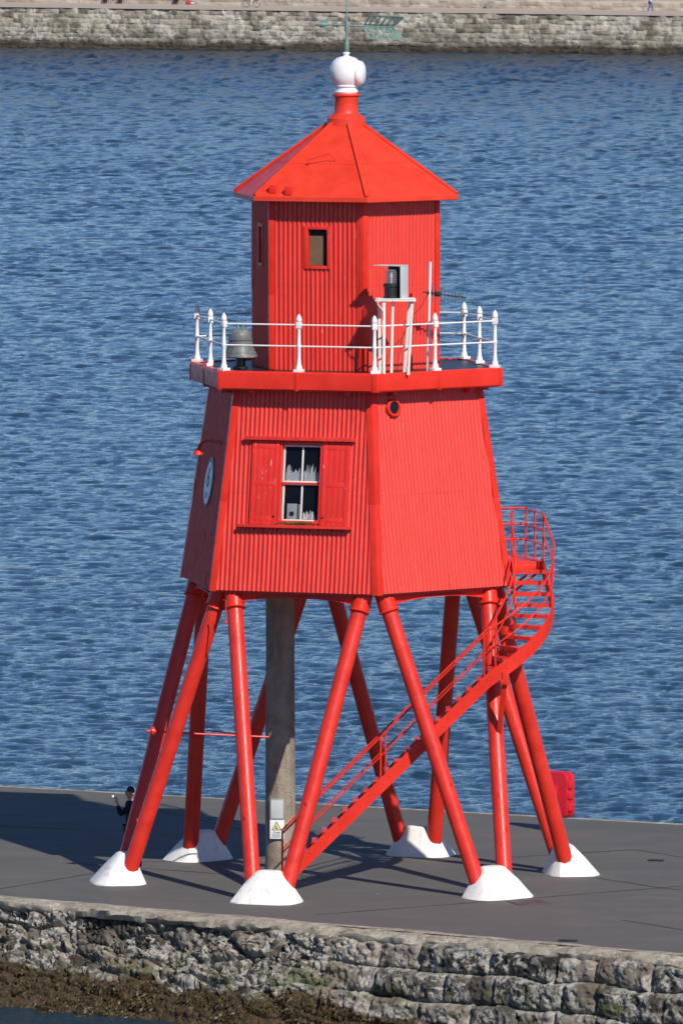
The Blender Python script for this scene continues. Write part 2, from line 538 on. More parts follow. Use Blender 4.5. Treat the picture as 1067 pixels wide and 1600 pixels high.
def courses(s, t, heights, lmin, lmax, jit, seed):
    """coursed blocks: returns block tint, edge distance (m), block random"""
    rg = np.random.default_rng(seed)
    tb = np.concatenate([[0], np.cumsum(heights)])
    tj = t + jit * (fbm(s * 0.9 + seed, t * 0.9) - 0.5)
    row = np.clip(np.searchsorted(tb, tj) - 1, 0, len(heights) - 1)
    tint, edge, rnd = np.zeros_like(s), np.zeros_like(s), np.zeros_like(s)
    smin, smax = s.min() - 2, s.max() + 2
    for i in range(len(heights)):
        m = row == i
        if not m.any():
            continue
        n = int((smax - smin) / lmin) + 4
        cut = smin + np.cumsum(rg.uniform(lmin, lmax, n))
        sj = s[m] + jit * 0.8 * (fbm(s[m] * 1.3 + 9, t[m] * 1.3 + seed) - 0.5)
        j = np.clip(np.searchsorted(cut, sj), 1, n - 1)
        ds = np.minimum(sj - cut[j - 1], cut[j] - sj)
        dt = np.minimum(tj[m] - tb[i], tb[i + 1] - tj[m])
        edge[m] = np.maximum(0, np.minimum(ds, dt))
        tint[m] = rg.random(n)[j]
        rnd[m] = rg.random(n)[j]
    return tint, edge, rnd, row

def worley(x, y, seed):
    rg = np.random.default_rng(seed)
    JX, JY, TT = rg.random((128, 128)), rg.random((128, 128)), rg.random((128, 128))
    xi, yi = np.floor(x).astype(int), np.floor(y).astype(int)
    f1, f2, tt = np.full(x.shape, 9.), np.full(x.shape, 9.), np.zeros(x.shape)
    for i in (-1, 0, 1):
        for j in (-1, 0, 1):
            a, b = (xi + i) & 127, (yi + j) & 127
            d = np.hypot(xi + i + JX[a, b] - x, yi + j + JY[a, b] - y)
            near = d < f1
            f2 = np.where(near, f1, np.minimum(f2, d))
            tt = np.where(near, TT[a, b], tt)
            f1 = np.where(near, d, f1)
    return f1, f2, tt

# ================================================================== THE SETTING
WATER_Z = -2.03
GZ = -0.1                          # pavement level (the tower's own datum is 0)
# ---- sea: real wave geometry, finer near the groyne, coarser towards the far bank
def build_sea():
    ds = [145.0]
    while ds[-1] < 1035:
        ds.append(ds[-1] + 0.085 * (ds[-1] / 210) ** 1.95)
    d = np.array(ds)
    nc = 380
    wing = 1 + 7.0 * (np.arange(1, 91) / 90) ** 1.7                # coarser water on both sides
    uu = np.concatenate([-wing[::-1], np.linspace(-1, 1, nc), wing])
    nc = len(uu)
    half = 0.050 * d + 1.5
    X = uu[None, :] * half[:, None]
    Y = np.repeat((d - 207.06)[:, None], nc, 1)
    sp = np.repeat((0.085 * (d / 210) ** 1.95)[:, None], nc, 1)
    sp = np.maximum(sp, 0.5 * np.gradient(uu)[None, :] * half[:, None])
    rg = np.random.default_rng(5)
    n = 120
    lam = np.exp(rg.uniform(np.log(0.3), np.log(5.5), n))
    th = R(72) + rg.normal(0, 0.8, n)
    ph = rg.uniform(0, 2 * np.pi, n)
    Z = np.zeros_like(X); DX = np.zeros_like(X); DY = np.zeros_like(X)
    gust = 0.75 + 0.6 * fbm(X * 0.12 + 40, Y * 0.05 + 40, 3)
    for i in range(n):
        k = 2 * np.pi / lam[i]
        kx, ky = k * math.cos(th[i]), k * math.sin(th[i])
        st = 0.0185 * (lam[i] / 1.1) ** (0.1 if lam[i] < 1.1 else -1.05)
        a = st / k
        res = np.maximum(sstep(1.6, 3.2, lam[i] / sp), 0.55 * sstep(1.2, 3.0, sp / 0.085)) * (gust if lam[i] < 2.5 else 1.0)
        if lam[i] > 0.9:                       # open water farther out is choppier than the lee of the groyne
            res = res * (1 + (2.6 if lam[i] < 3 else 1.4) * (sstep(330, 800, d) + 1.6 * sstep(760, 930, d))[:, None])
        p = kx * X + ky * Y + ph[i]
        c, s_ = np.cos(p), np.sin(p)
        Z += a * res * c
        DX -= 0.4 * a * res * s_ * math.cos(th[i])
        DY -= 0.4 * a * res * s_ * math.sin(th[i])
    P = np.stack([X + DX, Y + DY, Z + WATER_Z], -1)
    me = grid_mesh('sea', P)
    bm = bmesh.new()
    bm.from_mesh(me)
    q = [bm.verts.new(p) for p in ((-3000, -400, -2.65), (3000, -400, -2.65), (3000, 3000, -2.65), (-3000, 3000, -2.65))]
    bm.faces.new(q)
    bm.to_mesh(me)
    bm.free()
    me.shade_smooth()
    return structure(link('sea', me, 'sea', None, (0, 0, 0), smooth=False))
build_sea()

# ---- pier deck
E0 = V(-0.25, -9.12, GZ); ED = V(0.7972, -0.6037, 0); EO = V(-0.6037, -0.7972, 0)     # near edge: origin, along, outward
F0 = V(-0.23, 15.09, GZ); FD = unit(V(15.27, -8.44, 0)); FO = V(-FD[1], FD[0], 0)      # far edge
mb = MB()
a0, a1 = E0 + ED * -40 - EO * 0.25, E0 + ED * 40 - EO * 0.25
b0, b1 = F0 + FD * -40 - FO * 0.18, F0 + FD * 40 - FO * 0.18
mb.add([a0, a1, b1, b0], [(0, 1, 2, 3)])
structure(obj('pavement', mb, 'tarmac', smooth=False))
# far coping and the hidden far side of the pier
mb = MB()
for i in range(-20, 20):
    p, q = F0 + FD * (i * 2 + 0.006), F0 + FD * (i * 2 + 1.994)
    mb.add([p - FO * .2 + V(0, 0, -.012), q - FO * .2 + V(0, 0, -.012), q + V(0, 0, .006), p + V(0, 0, .006), p + V(0, 0, -.3), q + V(0, 0, -.3)], [(0, 1, 2, 3), (3, 2, 5, 4)])
mb.add([F0 + FD * -40 + V(0, 0, -.3), F0 + FD * 40 + V(0, 0, -.3), F0 + FD * 40 + FO * .6 + V(0, 0, -4), F0 + FD * -40 + FO * .6 + V(0, 0, -4)], [(0, 1, 2, 3)])
structure(obj('pavement_edge', mb, 'coping', smooth=False))
# tarred joints between the pavement slabs
mb = MB()
def joint(a, b, wd=0.035):
    a, b = V(a[0], a[1] + .95, GZ + .004), V(b[0], b[1] + .95, GZ + .004)
    n = max(2, int(np.linalg.norm(b - a) / 0.5))
    d = unit(b - a); s = V(-d[1], d[0], 0)
    L = []
    for i in range(n + 1):
        p = a + (b - a) * i / n + s * random.uniform(-.02, .02)
        k = wd * random.uniform(.4, 1.1)
        L.append((p - s * k, p + s * k))
    for i in range(n):
        mb.add([L[i][0], L[i][1], L[i + 1][1], L[i + 1][0]], [(0, 1, 2, 3)])
for j in [((-7.9, -4.2), (-5.0, .3)), ((-.6, -7.85), (3.86, -4.80)), ((3.88, -4.79), (7.4, -2.25)), ((5.21, -.95), (6.61, -3.0)), ((6.63, -3.02), (8.2, -4.1)),
          ((3.27, 2.91), (6.22, 4.57)), ((6.24, 4.56), (7.6, 2.4)), ((5.6, -8.8), (6.9, -10.8)), ((-7.9, 9.58), (-4.8, 8.4)), ((-5.95, 2.02), (-2.0, -.64)), ((-4.2, 12.9), (-2.2, 8.6))]:
    joint(*j)
structure(obj('pavement_joints', mb, 'joint', smooth=False))

# ---- coping strip of the near edge: broken pale crust on the left, gravelly strip on the right
def near_coping():
    s = np.arange(-30, 30, 0.06)
    prof = [(-.62, .012, 1), (-.35, .010, 1), (-.12, .0, 1), (.02, -.03, 1), (.05, -.10, 1), (.0, -.2, 1), (-.25, -.26, 1)]
    P = np.zeros((len(prof), len(s), 3))
    wl = 1 - sstep(-1.5, 1.5, s)
    for i, (o, z, _) in enumerate(prof):
        rag = (fbm(s * 1.1 + 3, s * 0 + i * .3, 5) - .5)
        oo = o + rag * (.34 if i in (0, 1) else .46) + wl * (.14 if i > 2 else .04) - (1 - wl) * (0.05 if i == 0 else 0)
        zz = z - (1 - wl) * (.07 if i in (3, 4, 5) else .03 if i == 2 else 0) + (fbm(s * 4 + i, s * 0 + 8.1, 4) - .5) * (.10 if 1 < i else 0.006)
        if i == 0:
            zz = np.full_like(s, -.004)
        P[i] = E0[None] + ED[None] * s[:, None] + EO[None] * oo[:, None]
        P[i, :, 2] = zz + GZ
    me = grid_mesh('edging_kerb', P, flip=True)
    return structure(link('kerb', me, 'coping', None, (0, 0, 0), sharp=50))
near_coping()

# ---- near sea wall of the groyne
def near_wall():
    s1 = np.arange(-17, 17, 0.028)
    t1 = np.arange(0, 5.3, 0.026)
    t, s = np.meshgrid(t1, s1, indexing='ij')
    wob = (fbm(s * .35 + 20, t * .5, 3) - .5) * 3
    wR = sstep(-1.2, 2.4, s + wob)                       # 1 = coursed masonry on the right
    hts = [.56, .60, .60, .58, .6, .6, .6, .6, .6, .6]
    tint, edge, rnd, row = courses(s, t, hts, .75, 1.7, .30, 4)
    dB = .20 * (1 - np.exp(-edge / .04)) + .16 * rnd + row * .12
    wx, wy = s + .5 * (fbm(s * 1.2, t * 1.2, 4) - .5), t + .35 * (fbm(s * 1.2 + 31, t * 1.2, 4) - .5)
    f1, f2, tt = worley(wx / 1.1, wy / .48, 8)
    g = np.clip(f2 - f1, 0, 1)
    f1b, f2b, ttb = worley(wx / .33 + 40, wy / .22, 9)
    gb = np.clip(f2b - f1b, 0, 1)
    dA = .20 * tt * sstep(0, .25, g) + .10 * (1 - np.exp(-g / .09)) + .06 * ttb * sstep(0, .35, gb)
    disp = dA * (1 - wR) + dB * wR
    n1 = fbm(s * 2.1, t * 2.1 + 50, 6, .58) - .5
    n2 = fbm(s * 9 + 7, t * 9, 5, .6) - .5
    n3 = np.abs(fbm(s * 4.5 + 70, t * 3.5, 4, .55) - .5)
    disp = disp + n1 * (.25 + .0 * wR) + n2 * (.13 + .05 * wR) - .16 * (1 - wR) * sstep(.06, 0, n3)
    disp -= .10 * sstep(.12, 0, t)
    disp *= 1 - .45 * (1 - wR) * sstep(1.6, 2.6, t)
    angL = R(26) + R(30) * sstep(.1, 1.6, t) + R(12) * (fbm(s * .3, s * 0 + 2.2, 3) - .5)
    angR = R(10) + R(40) * sstep(1.5, 2.6, t)
    ang = angL * (1 - wR) + angR * wR
    dt = t1[1] - t1[0]
    o = np.cumsum(np.sin(ang), 0) * dt - .12
    z = GZ - .14 - np.cumsum(np.cos(ang), 0) * dt
    o2 = o + disp * np.cos(ang)
    z2 = z + disp * np.sin(ang) * .8
    P = E0[None, None] + ED * s[..., None] + EO * o2[..., None]
    P[..., 2] = z2
    gap = np.where(wR > .5, np.exp(-edge / .05), np.exp(-g / .07) * .8)
    tn = tint * wR + (tt * .6 + ttb * .4) * (1 - wR)
    wl_ = -1.38 - .22 * sstep(-3, 1, s) - .5 * sstep(2, 5, s) + 1.1 * (fbm(s * .7 + 90, t * .9, 4) - .5)
    weed = sstep(.22, -.22, z2 - wl_)
    me = grid_mesh('sea_wall', P, {'tint': tn, 'gap': gap, 'weed': weed}, flip=True)
    near_wall.weed = weed
    ob = link('sea_wall', me, 'near_stone', None, (0, 0, 0), sharp=70)
    tag(ob, 'rough dark stone wall along the near pier edge, weed covered at its foot', 'sea wall')
    return P
NW = near_wall()

def seaweed():
    """bladder wrack: many small hanging fronds over the lower stones"""
    rg = np.random.default_rng(21)
    vs, fs = [], []
    r, c = NW.shape[:2]
    n = 0
    while n < 8000:
        i, j = rg.integers(1, r - 1), rg.integers(1, c - 1)
        p = NW[i, j]
        if near_wall.weed[i, j] < .55 or p[2] < -2.35 or vnoise(np.array(p[0] * 2.3), np.array(p[2] * 3.1 + 4)) < .5:
            continue
        n += 1
        down = V(*EO) * .55 + V(0, 0, -.8) + rg.normal(0, .35, 3)
        down = unit(down)
        side = unit(np.cross(down, V(*EO) + rg.normal(0, .5, 3)))
        L, wd = rg.uniform(.05, .16), rg.uniform(.012, .035)
        a = p + V(*EO) * .03 + V(0, 0, .02)
        m = a + down * L * .5 + V(*EO) * rg.uniform(.0, .03)
        e = a + down * L
        k = len(vs)
        vs += [a, m - side * wd, m + side * wd, e]
        fs += [(k, k + 1, k + 2), (k + 1, k + 3, k + 2)]
    mb = MB()
    mb.v = [tuple(p) for p in vs]
    mb.f = fs
    me = bpy.data.meshes.new('seaweed')
    me.from_pydata(mb.v, [], mb.f)
    ob = link('seaweed', me, 'weed', None, (0, 0, 0), smooth=False)
    tag(ob, 'brown and yellow seaweed over the foot of the near stone wall', 'seaweed', kind='stuff')
seaweed()

# ---- far bank
B0 = V(-33.42, 755.8, 0); BE = V(.9298, -.3682, 0); BN = V(.3682, .9298, 0)      # along, and away from the camera
def zb(s):
    return 1.838 - .288 * np.clip(s, -80, 200) / 70.2
def bank(s, o, z):
    p = B0 + BE * s + BN * o
    return V(p[0], p[1], z)

def far_wall():
    s1 = np.arange(-70, 190, 0.14)
    t1 = np.arange(0, 4.9, 0.075)
    t, s = np.meshgrid(t1, s1, indexing='ij')
    tint, edge, rnd, row = courses(s, t, [.55, .46, .5, .45, .5, .42, .45, .4, .45, .5], .35, 1.25, .26, 14)
    disp = .09 * (1 - np.exp(-edge / .045)) + .10 * rnd + (fbm(s * 1.3, t * 1.3, 5, .6) - .5) * .42
    disp += .25 * sstep(2.9, 4.2, t) * (fbm(s * .9 + 5, t * .9, 4) + .2)
    z = zb(s) - t * .975
    o = 1.0 - t * .22 - disp
    P = B0 + BE * s[..., None] + BN * o[..., None]
    P[..., 2] = z + disp * .15
    me = grid_mesh('river_wall', P, {'tint': tint, 'gap': np.exp(-edge / .06)}, flip=True)
    ob = link('river_wall', me, 'far_stone', None, (0, 0, 0), sharp=70)
    tag(ob, 'long pale stone wall along the far bank, dark along the waterline', 'river wall')
far_wall()
mb = MB()
for i in range(-14, 38):
    a, b = i * 5.0, i * 5.0 + 5.0
    mb.add([bank(a, .75, zb(a) + .0), bank(b, .75, zb(b)), bank(b, 18.2, zb(b) + .06), bank(a, 18.2, zb(a) + .06)], [(0, 1, 2, 3)])
structure(obj('promenade', mb, 'promenade', smooth=False))

def upper_wall():
    s1 = np.arange(-70, 190, 0.13)
    t1 = np.arange(0, 4.6, 0.07)
    t, s = np.meshgrid(t1, s1, indexing='ij')
    tint, edge, rnd, row = courses(s, t, [.62, .62, .62, .62, .62, .56, .48, .46], .9, 2.3, .05, 31)
    low = sstep(3.55, 3.68, t)
    disp = .05 * (1 - np.exp(-edge / .03)) + .03 * rnd + (fbm(s * 1.5 + 3, t * 1.5, 5, .6) - .5) * (.05 + .22 * low) + .22 * low
    P = B0 + BE * s[..., None] + BN * (18.0 - disp)[..., None]
    P[..., 2] = zb(s) + 4.48 - t
    me = grid_mesh('boundary_wall', P, {'tint': tint, 'gap': np.exp(-edge / .03)}, flip=True)
    ob = link('boundary_wall', me, 'dressed_stone', None, (0, 0, 0), sharp=70)
    tag(ob, 'tall dressed stone wall with a blue door behind the far promenade', 'stone wall')
    return ob
bw = upper_wall()
sD = 45.1
mb = MB().box(bank(sD, 17.85, zb(sD) + 1.55), (1.12, .16, 2.0), BE, BN)
bd = obj('door', mb, 'blue_door', bw, bevel=.02)
mb = MB()
for du in (-.27, .27):
    for dz in (.6, 1.5):
        mb.box(bank(sD + du, 17.76, zb(sD) + .62 + dz), (.36, .03, .6), BE, BN)
obj('door_panel', mb, 'blue_door', bd)
mb = MB().box(bank(sD - .45, 17.6, zb(sD) + .28), (2.0, .55, .54), BE, BN)
obj('step', mb, 'dressed_stone', bw, bevel=.03)
mb = MB()
mb.add([bank(-90, 18.4, 4.4), bank(210, 18.4, 4.4), bank(210, 900, 12), bank(-90, 900, 12)], [(0, 1, 2, 3)])
structure(obj('land', mb, 'grass_land', smooth=False))

# ================================================================== THE LIGHTHOUSE
AL = -19.506
def cdir(k):
    a = R(AL - 60 * k)
    return V(math.cos(a), math.sin(a), 0)
def fdir(k):                      # outward direction of the face between corners k and k+1
    a = R(AL - 60 * k - 30)
    return V(math.cos(a), math.sin(a), 0)
def corner(r, z, k):
    return cdir(k) * r + V(0, 0, z)
def face_frame(r0, z0, r1, z1, k):
    a, b = corner(r0, z0, k + 1), corner(r0, z0, k)
    c, d = corner(r1, z1, k + 1), corner(r1, z1, k)
    o = (a + b) / 2
    u = unit(b - a)
    t = (c + d) / 2
    v = unit(t - o)
    return o, u, v, np.cross(u, v), np.linalg.norm(b - a) / 2, np.linalg.norm(d - c) / 2, np.linalg.norm(t - o)

LH = thing('lighthouse', 'red hexagonal iron lighthouse standing on splayed tubular legs on the pier', 'lighthouse')
LZ0, LZ1, LR0, LR1 = 6.136, 10.26, 3.638, 2.97
UZ0, UZ1, UR = 10.64, 14.13, 2.03
PITCH = 0.1

def sheet_wall(F, holes, rows, patches, amp):
    """corrugated sheeting clipped to its trapezium, with window openings and lapped sheets"""
    o, u, v, n, w0, w1, L = F
    step = PITCH / 8
    nU = int(round(2 * w0 / step))
    us = list(np.linspace(-w0, w0, nU + 1))
    for h in holes:
        for e in (h[0], h[1]):
            us[int(np.argmin([abs(x - e) for x in us]))] = e
    vb = sorted(set([0.0, L] + rows + [e for h in holes for e in h[2:4]]))
    mb = MB()
    idx = {}
    def vt(i, j):
        uu = us[j]
        top = L if abs(uu) <= w1 else L * (w0 - abs(uu)) / max(1e-6, w0 - w1)
        vv = min(vb[i], top)
        key = (j, round(vv, 5))
        return key, uu, vv
    def put(key, uu, vv, off):
        k2 = (key, round(off, 5))
        if k2 not in idx:
            d = amp * math.cos(2 * math.pi * uu / PITCH) + amp + off + .004 * math.sin(uu * 3.1 + vv * 1.7)
            idx[k2] = len(mb.v)
            mb.v.append(tuple(o + u * uu + v * vv + n * d))
        return idx[k2]
    for i in range(len(vb) - 1):
        for j in range(nU):
            uc, vc = (us[j] + us[j + 1]) / 2, (vb[i] + vb[i + 1]) / 2
            if any(h[0] < uc < h[1] and h[2] < vc < h[3] for h in holes):
                continue
            off = sum(p[4] for p in patches if p[0] < uc < p[1] and p[2] < vc < p[3])
            q = [vt(i, j), vt(i, j + 1), vt(i + 1, j + 1), vt(i + 1, j)]
            ids = [put(*t_, off) for t_ in q]
            g = []
            for t_ in ids:
                if t_ not in g:
                    g.append(t_)
            if len(g) >= 3:
                mb.f.append(tuple(g))
    return mb

def wall_obj(name, mb, mat):
    me = bpy.data.meshes.new(name)
    me.from_pydata(mb.v, [], mb.f)
    return link(name, me, mat, LH, (0, 0, 0), sharp=80)

WIN = (-.43, .49, 1.44, 3.08)      # lower window opening in face coordinates
UWIN = (-.19, .25, 2.16, 2.93)
lower_walls, upper_walls = [], []
LF, UF = {}, {}
for k in range(6):
    F = face_frame(LR0, LZ0, LR1, LZ1, k)
    LF[k] = F
    holes, patches, rows = [], [(-9, 9, 2.02, 9, .004)], [2.02]
    if k in (1, 4):
        holes = [WIN]
        patches += [(-1.22, 1.28, -1, .19, .007), (1.38, 1.7, -1, .22, .005)]
        rows += [.19, .22]
    elif k == 0:
        patches += [(-1.65, -.86, -1, .30, .006), (.16, 1.5, -1, .33, .007), (.0, .45, 2.0, 2.14, .006), (-1.6, -.7, -1, .36, .003)]
        rows += [.30, .33, .36, 2.0, 2.14]
    else:
        patches += [(-1.2, 1.2, -1, .3, .006)]
        rows += [.3]
    lower_walls.append(wall_obj('wall', sheet_wall(F, holes, rows, patches, .0145), 'red_sheet_pale' if k in (0, 5) else 'red_sheet'))
    G = face_frame(UR, UZ0, UR, UZ1, k)
    UF[k] = G
    upper_walls.append(wall_obj('wall', sheet_wall(G, [UWIN] if k in (1, 2, 4) else [], [1.75], [(-9, 9, 1.75, 9, .004)], .0145), 'red_sheet_pale' if k in (0, 5) else 'red_sheet'))

# corner flashings
def corner_trim(k, r0, z0, r1, z1, wd):
    mb = MB()
    segs = ((0, .47), (.45, 1.0))
    for si, (t0, t1) in enumerate(segs):
        ring = []
        for t in (t0, t1):
            r, z = r0 + (r1 - r0) * t, z0 + (z1 - z0) * t
            c = corner(r, z, k)
            ua = unit(corner(1, 0, k - 1) - corner(1, 0, k))
            ub = unit(corner(1, 0, k + 1) - corner(1, 0, k))
            na, nb = fdir(k - 1), fdir(k)
            g = .040 + .006 * si
            ring.append([c + ua * wd + na * g, c + cdir(k) * (g + .012), c + ub * wd + nb * g, c + ub * wd + nb * .001, c - cdir(k) * .02, c + ua * wd + na * .001])
        mb.loft(ring[0], ring[1])
    obj('corner_trim', mb, 'red_gloss', LH, bevel=.004)
for k in range(6):
    corner_trim(k, LR0 - .005, LZ0 - .02, LR1 - .005, LZ1 - .005, .115)
    corner_trim(k, UR - .005, UZ0 + .005, UR - .005, UZ1 - .02, .085)

# floor plate under the lower house
mb = MB().loft([corner(3.55, 6.09, k) for k in range(6)], [corner(3.55, 6.13, k) for k in range(6)])
obj('floor_plate', mb, 'red_leg', LH)

def fp(F, a, b, d=0.0):
    return F[0] + F[1] * a + F[2] * b + F[3] * d

# ---- lower window with shutters
def big_window(k):
    F = LF[k]; o, u, v, n = F[:4]
    B = lambda mb, a0, a1, b0, b1, d0, d1: mb.box(fp(F, (a0 + a1) / 2, (b0 + b1) / 2, (d0 + d1) / 2), (a1 - a0, b1 - b0, d1 - d0), u, v, n)
    mb = MB()
    B(mb, -.44, -.39, 1.42, 3.10, -.16, .045); B(mb, .45, .50, 1.42, 3.10, -.16, .045)
    B(mb, -.39, .45, 3.04, 3.10, -.16, .045); B(mb, -.39, .45, 1.42, 1.475, -.16, .045)
    W = obj('window', mb, 'red_peel', LH, bevel=.004)
    for b0, b1, d in ((2.27, 3.04, -.07), (1.475, 2.25, -.11)):
        mb = MB()
        B(mb, -.385, -.35, b0, b1, d - .02, d + .02); B(mb, .415, .445, b0, b1, d - .02, d + .02)
        B(mb, -.35, .415, b0, b0 + .035, d - .02, d + .02); B(mb, -.35, .415, b1 - .03, b1, d - .02, d + .02)
        B(mb, .018, .05, b0 + .035, b1 - .03, d - .016, d + .022)
        obj('sash', mb, 'white_worn', W, bevel=.003)
        mb = MB()
        B(mb, -.35, .415, b0 + .03, b1 - .03, d - .006, d + .004)
        obj('pane', mb, 'pane', W)
    mb = MB()
    B(mb, -.385, .445, 2.235, 2.275, -.10, -.035)
    obj('meeting_rail', mb, 'red_peel', W)
    # the dark room behind
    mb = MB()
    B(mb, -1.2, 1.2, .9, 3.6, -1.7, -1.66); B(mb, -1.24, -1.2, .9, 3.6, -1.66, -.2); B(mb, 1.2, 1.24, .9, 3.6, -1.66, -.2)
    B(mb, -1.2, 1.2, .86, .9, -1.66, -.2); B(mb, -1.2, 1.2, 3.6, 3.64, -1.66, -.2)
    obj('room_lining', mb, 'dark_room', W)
    for sg, a0, a1 in ((-1, -1.04, -.445), (1, .505, 1.10)):
        mb = MB()
        nb = 5
        for i in range(nb):
            x0 = a0 + (a1 - a0) * i / nb
            x1 = a0 + (a1 - a0) * (i + 1) / nb
            B(mb, x0 + .002, x1 - .002, 1.385, 3.11, .034, .066 + random.uniform(-.002, .002))
        sh = obj('shutter', mb, 'red_peel', W, bevel=.003)
        mb = MB()
        for b0 in (1.46, 2.18, 2.95):
            B(mb, a0 + .09, a1 - .09, b0, b0 + .09, .064, .0705)
        B(mb, a0 + .01, a0 + .09, 1.40, 3.09, .064, .0705)
        B(mb, a1 - .09, a1 - .01, 1.40, 3.09, .064, .0705)
        obj('shutter_rail', mb, 'red_peel', W, bevel=.003)
        mb = MB().lathe([(.022, 0), (.022, .03), (.012, .03), (.012, .012)], fp(F, a1 - .06 if sg < 0 else a0 + .06, 1.55, .06), 12, n)
        obj('shutter_stop', mb, 'black', W)
    mb = MB()
    B(mb, -1.20, 1.20, 3.12, 3.20, .03, .15)
    for i in range(15):
        a = -1.12 + i * .16
        B(mb, a, a + .02, 3.125, 3.19, .15, .162)
    obj('lintel', mb, 'red_sheet', W, bevel=.006)
    mb = MB()
    B(mb, -1.25, 1.20, 1.31, 1.375, .03, .17)
    for i in range(14):
        a = -1.16 + i * .17
        B(mb, a, a + .05, 1.27, 1.31, .03, .09)
    obj('sill', mb, 'red_sheet', W, bevel=.006)
    return W, F, B
W0_, F0_, BX = big_window(1)
big_window(4)
# things seen behind the near window
for (a0, a1, b0, h, cnt) in ((-.345, .0, 2.31, .36, 12), (.06, .41, 2.31, .36, 16), (.08, .33, 1.52, .2, 8)):
    mb = MB()
    for i in range(cnt):
        a = a0 + (a1 - a0) * (i + .5) / cnt
        hh = h * random.uniform(.45, 1.0)
        wd = (a1 - a0) / cnt * random.uniform(.40, .75)
        mb.prism([(a - wd, b0), (a + wd, b0), (a + wd * .9 + random.uniform(-.015, .015), b0 + hh * .8), (a + random.uniform(-.01, .01), b0 + hh), (a - wd * .9 + random.uniform(-.015, .015), b0 + hh * .75)], F0_[0] - F0_[3] * random.uniform(.115, .13), F0_[1], F0_[2], F0_[3], .006)
    c = obj('curtain', mb, 'curtain', None, loc=fp(F0_, (a0 + a1) / 2, b0, -.15))
    tag(c, {-.345: 'tattered net curtain behind the upper left window pane', .06: 'tattered bright net curtain behind the upper right window pane', .08: 'crumpled scrap of net behind the lower right window pane'}[a0], 'curtain')
mb = MB()
BX(mb, -.30, -.09, 1.49, 1.84, -.40, -.16)
sp = obj('cabinet', mb, 'grey_case', None, loc=fp(F0_, -.2, 1.49, -.28), bevel=.01)
tag(sp, 'small grey cabinet with a round dial behind the lower left window pane', 'cabinet')
obj('dial', MB().lathe([(.05, 0), (.05, .012), (.03, .012), (.03, .004)], fp(F0_, -.19, 1.63, -.16), 16, F0_[3]), 'black', sp)
mb = MB()
for i in range(420):
    a = random.triangular(-.5, .47, .2)
    p = fp(F0_, a, 1.378, random.uniform(.06, .17)) + V(0, 0, random.uniform(0, .05) * (1.4 - abs(a - .15)))
    q = p + V(random.gauss(0, .03), random.gauss(0, .03), random.uniform(-.02, .045))
    s_ = unit(np.random.default_rng(i).normal(size=3)) * .012
    mb.add([p - s_, p + s_, q], [(0, 1, 2)])
ms = obj('moss', mb, 'moss', None, loc=fp(F0_, 0, 1.38, .1), smooth=False)
tag(ms, 'tuft of yellow green moss growing along the red window sill', 'moss', kind='stuff')

# ---- small upper windows
def small_window(k, frame_mat, board):
    F = UF[k]; o, u, v, n = F[:4]
    B = lambda mb, a0, a1, b0, b1, d0, d1: mb.box(fp(F, (a0 + a1) / 2, (b0 + b1) / 2, (d0 + d1) / 2), (a1 - a0, b1 - b0, d1 - d0), u, v, n)
    mb = MB()
    B(mb, -.27, -.18, 2.10, 2.99, -.12, .05); B(mb, .24, .30, 2.10, 2.99, -.12, .05)
    B(mb, -.18, .24, 2.92, 2.99, -.12, .05); B(mb, -.18, .24, 2.10, 2.165, -.12, .055)
    W = obj('window', mb, frame_mat, LH, bevel=.004)
    mb = MB(); B(mb, -.18, .24, 2.165, 2.92, -.04, -.033)
    obj('pane', mb, 'pane', W)
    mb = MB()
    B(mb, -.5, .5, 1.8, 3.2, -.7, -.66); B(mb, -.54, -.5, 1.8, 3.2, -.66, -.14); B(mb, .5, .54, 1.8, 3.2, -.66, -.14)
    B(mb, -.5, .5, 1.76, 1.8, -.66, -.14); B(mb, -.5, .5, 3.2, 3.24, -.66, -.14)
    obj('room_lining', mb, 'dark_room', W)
    if board:
        mb = MB(); B(mb, -.175, .115, 2.17, 2.78, -.06, -.045)
        obj('board', mb, 'brown_board', W)
small_window(1, 'red_peel', True)
small_window(2, 'red_sheet', False)
small_window(4, 'red_peel', False)

# ---- porthole on the right face
F = LF[0]
pc = fp(F, -.98, 3.815, .026)
P_ = obj('porthole', MB().lathe([(.175, .02), (.19, .055), (.17, .075), (.135, .075), (.125, .04), (.12, -.02)], pc, 28, F[3], caps=False), 'red_gloss', LH)
obj('pane', MB().lathe([(.124, .032), (.001, .034)], pc, 24, F[3]), M['pane'], P_)
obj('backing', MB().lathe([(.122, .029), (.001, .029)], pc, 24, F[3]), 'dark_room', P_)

# ---- door on the landing side, seen only from the right
F = face_frame(LR0, LZ0, LR1, LZ1, 5)
mb = MB().box(fp(F, .1, 1.35, .05), (.85, 1.95, .05), F[1], F[2], F[3])
dr = obj('door', mb, 'red_gloss', LH, bevel=.01)
obj('handle', MB().tube([fp(F, -.2, 1.3, .07), fp(F, -.2, 1.3, .12), fp(F, -.1, 1.3, .12)], .012), 'black', dr)

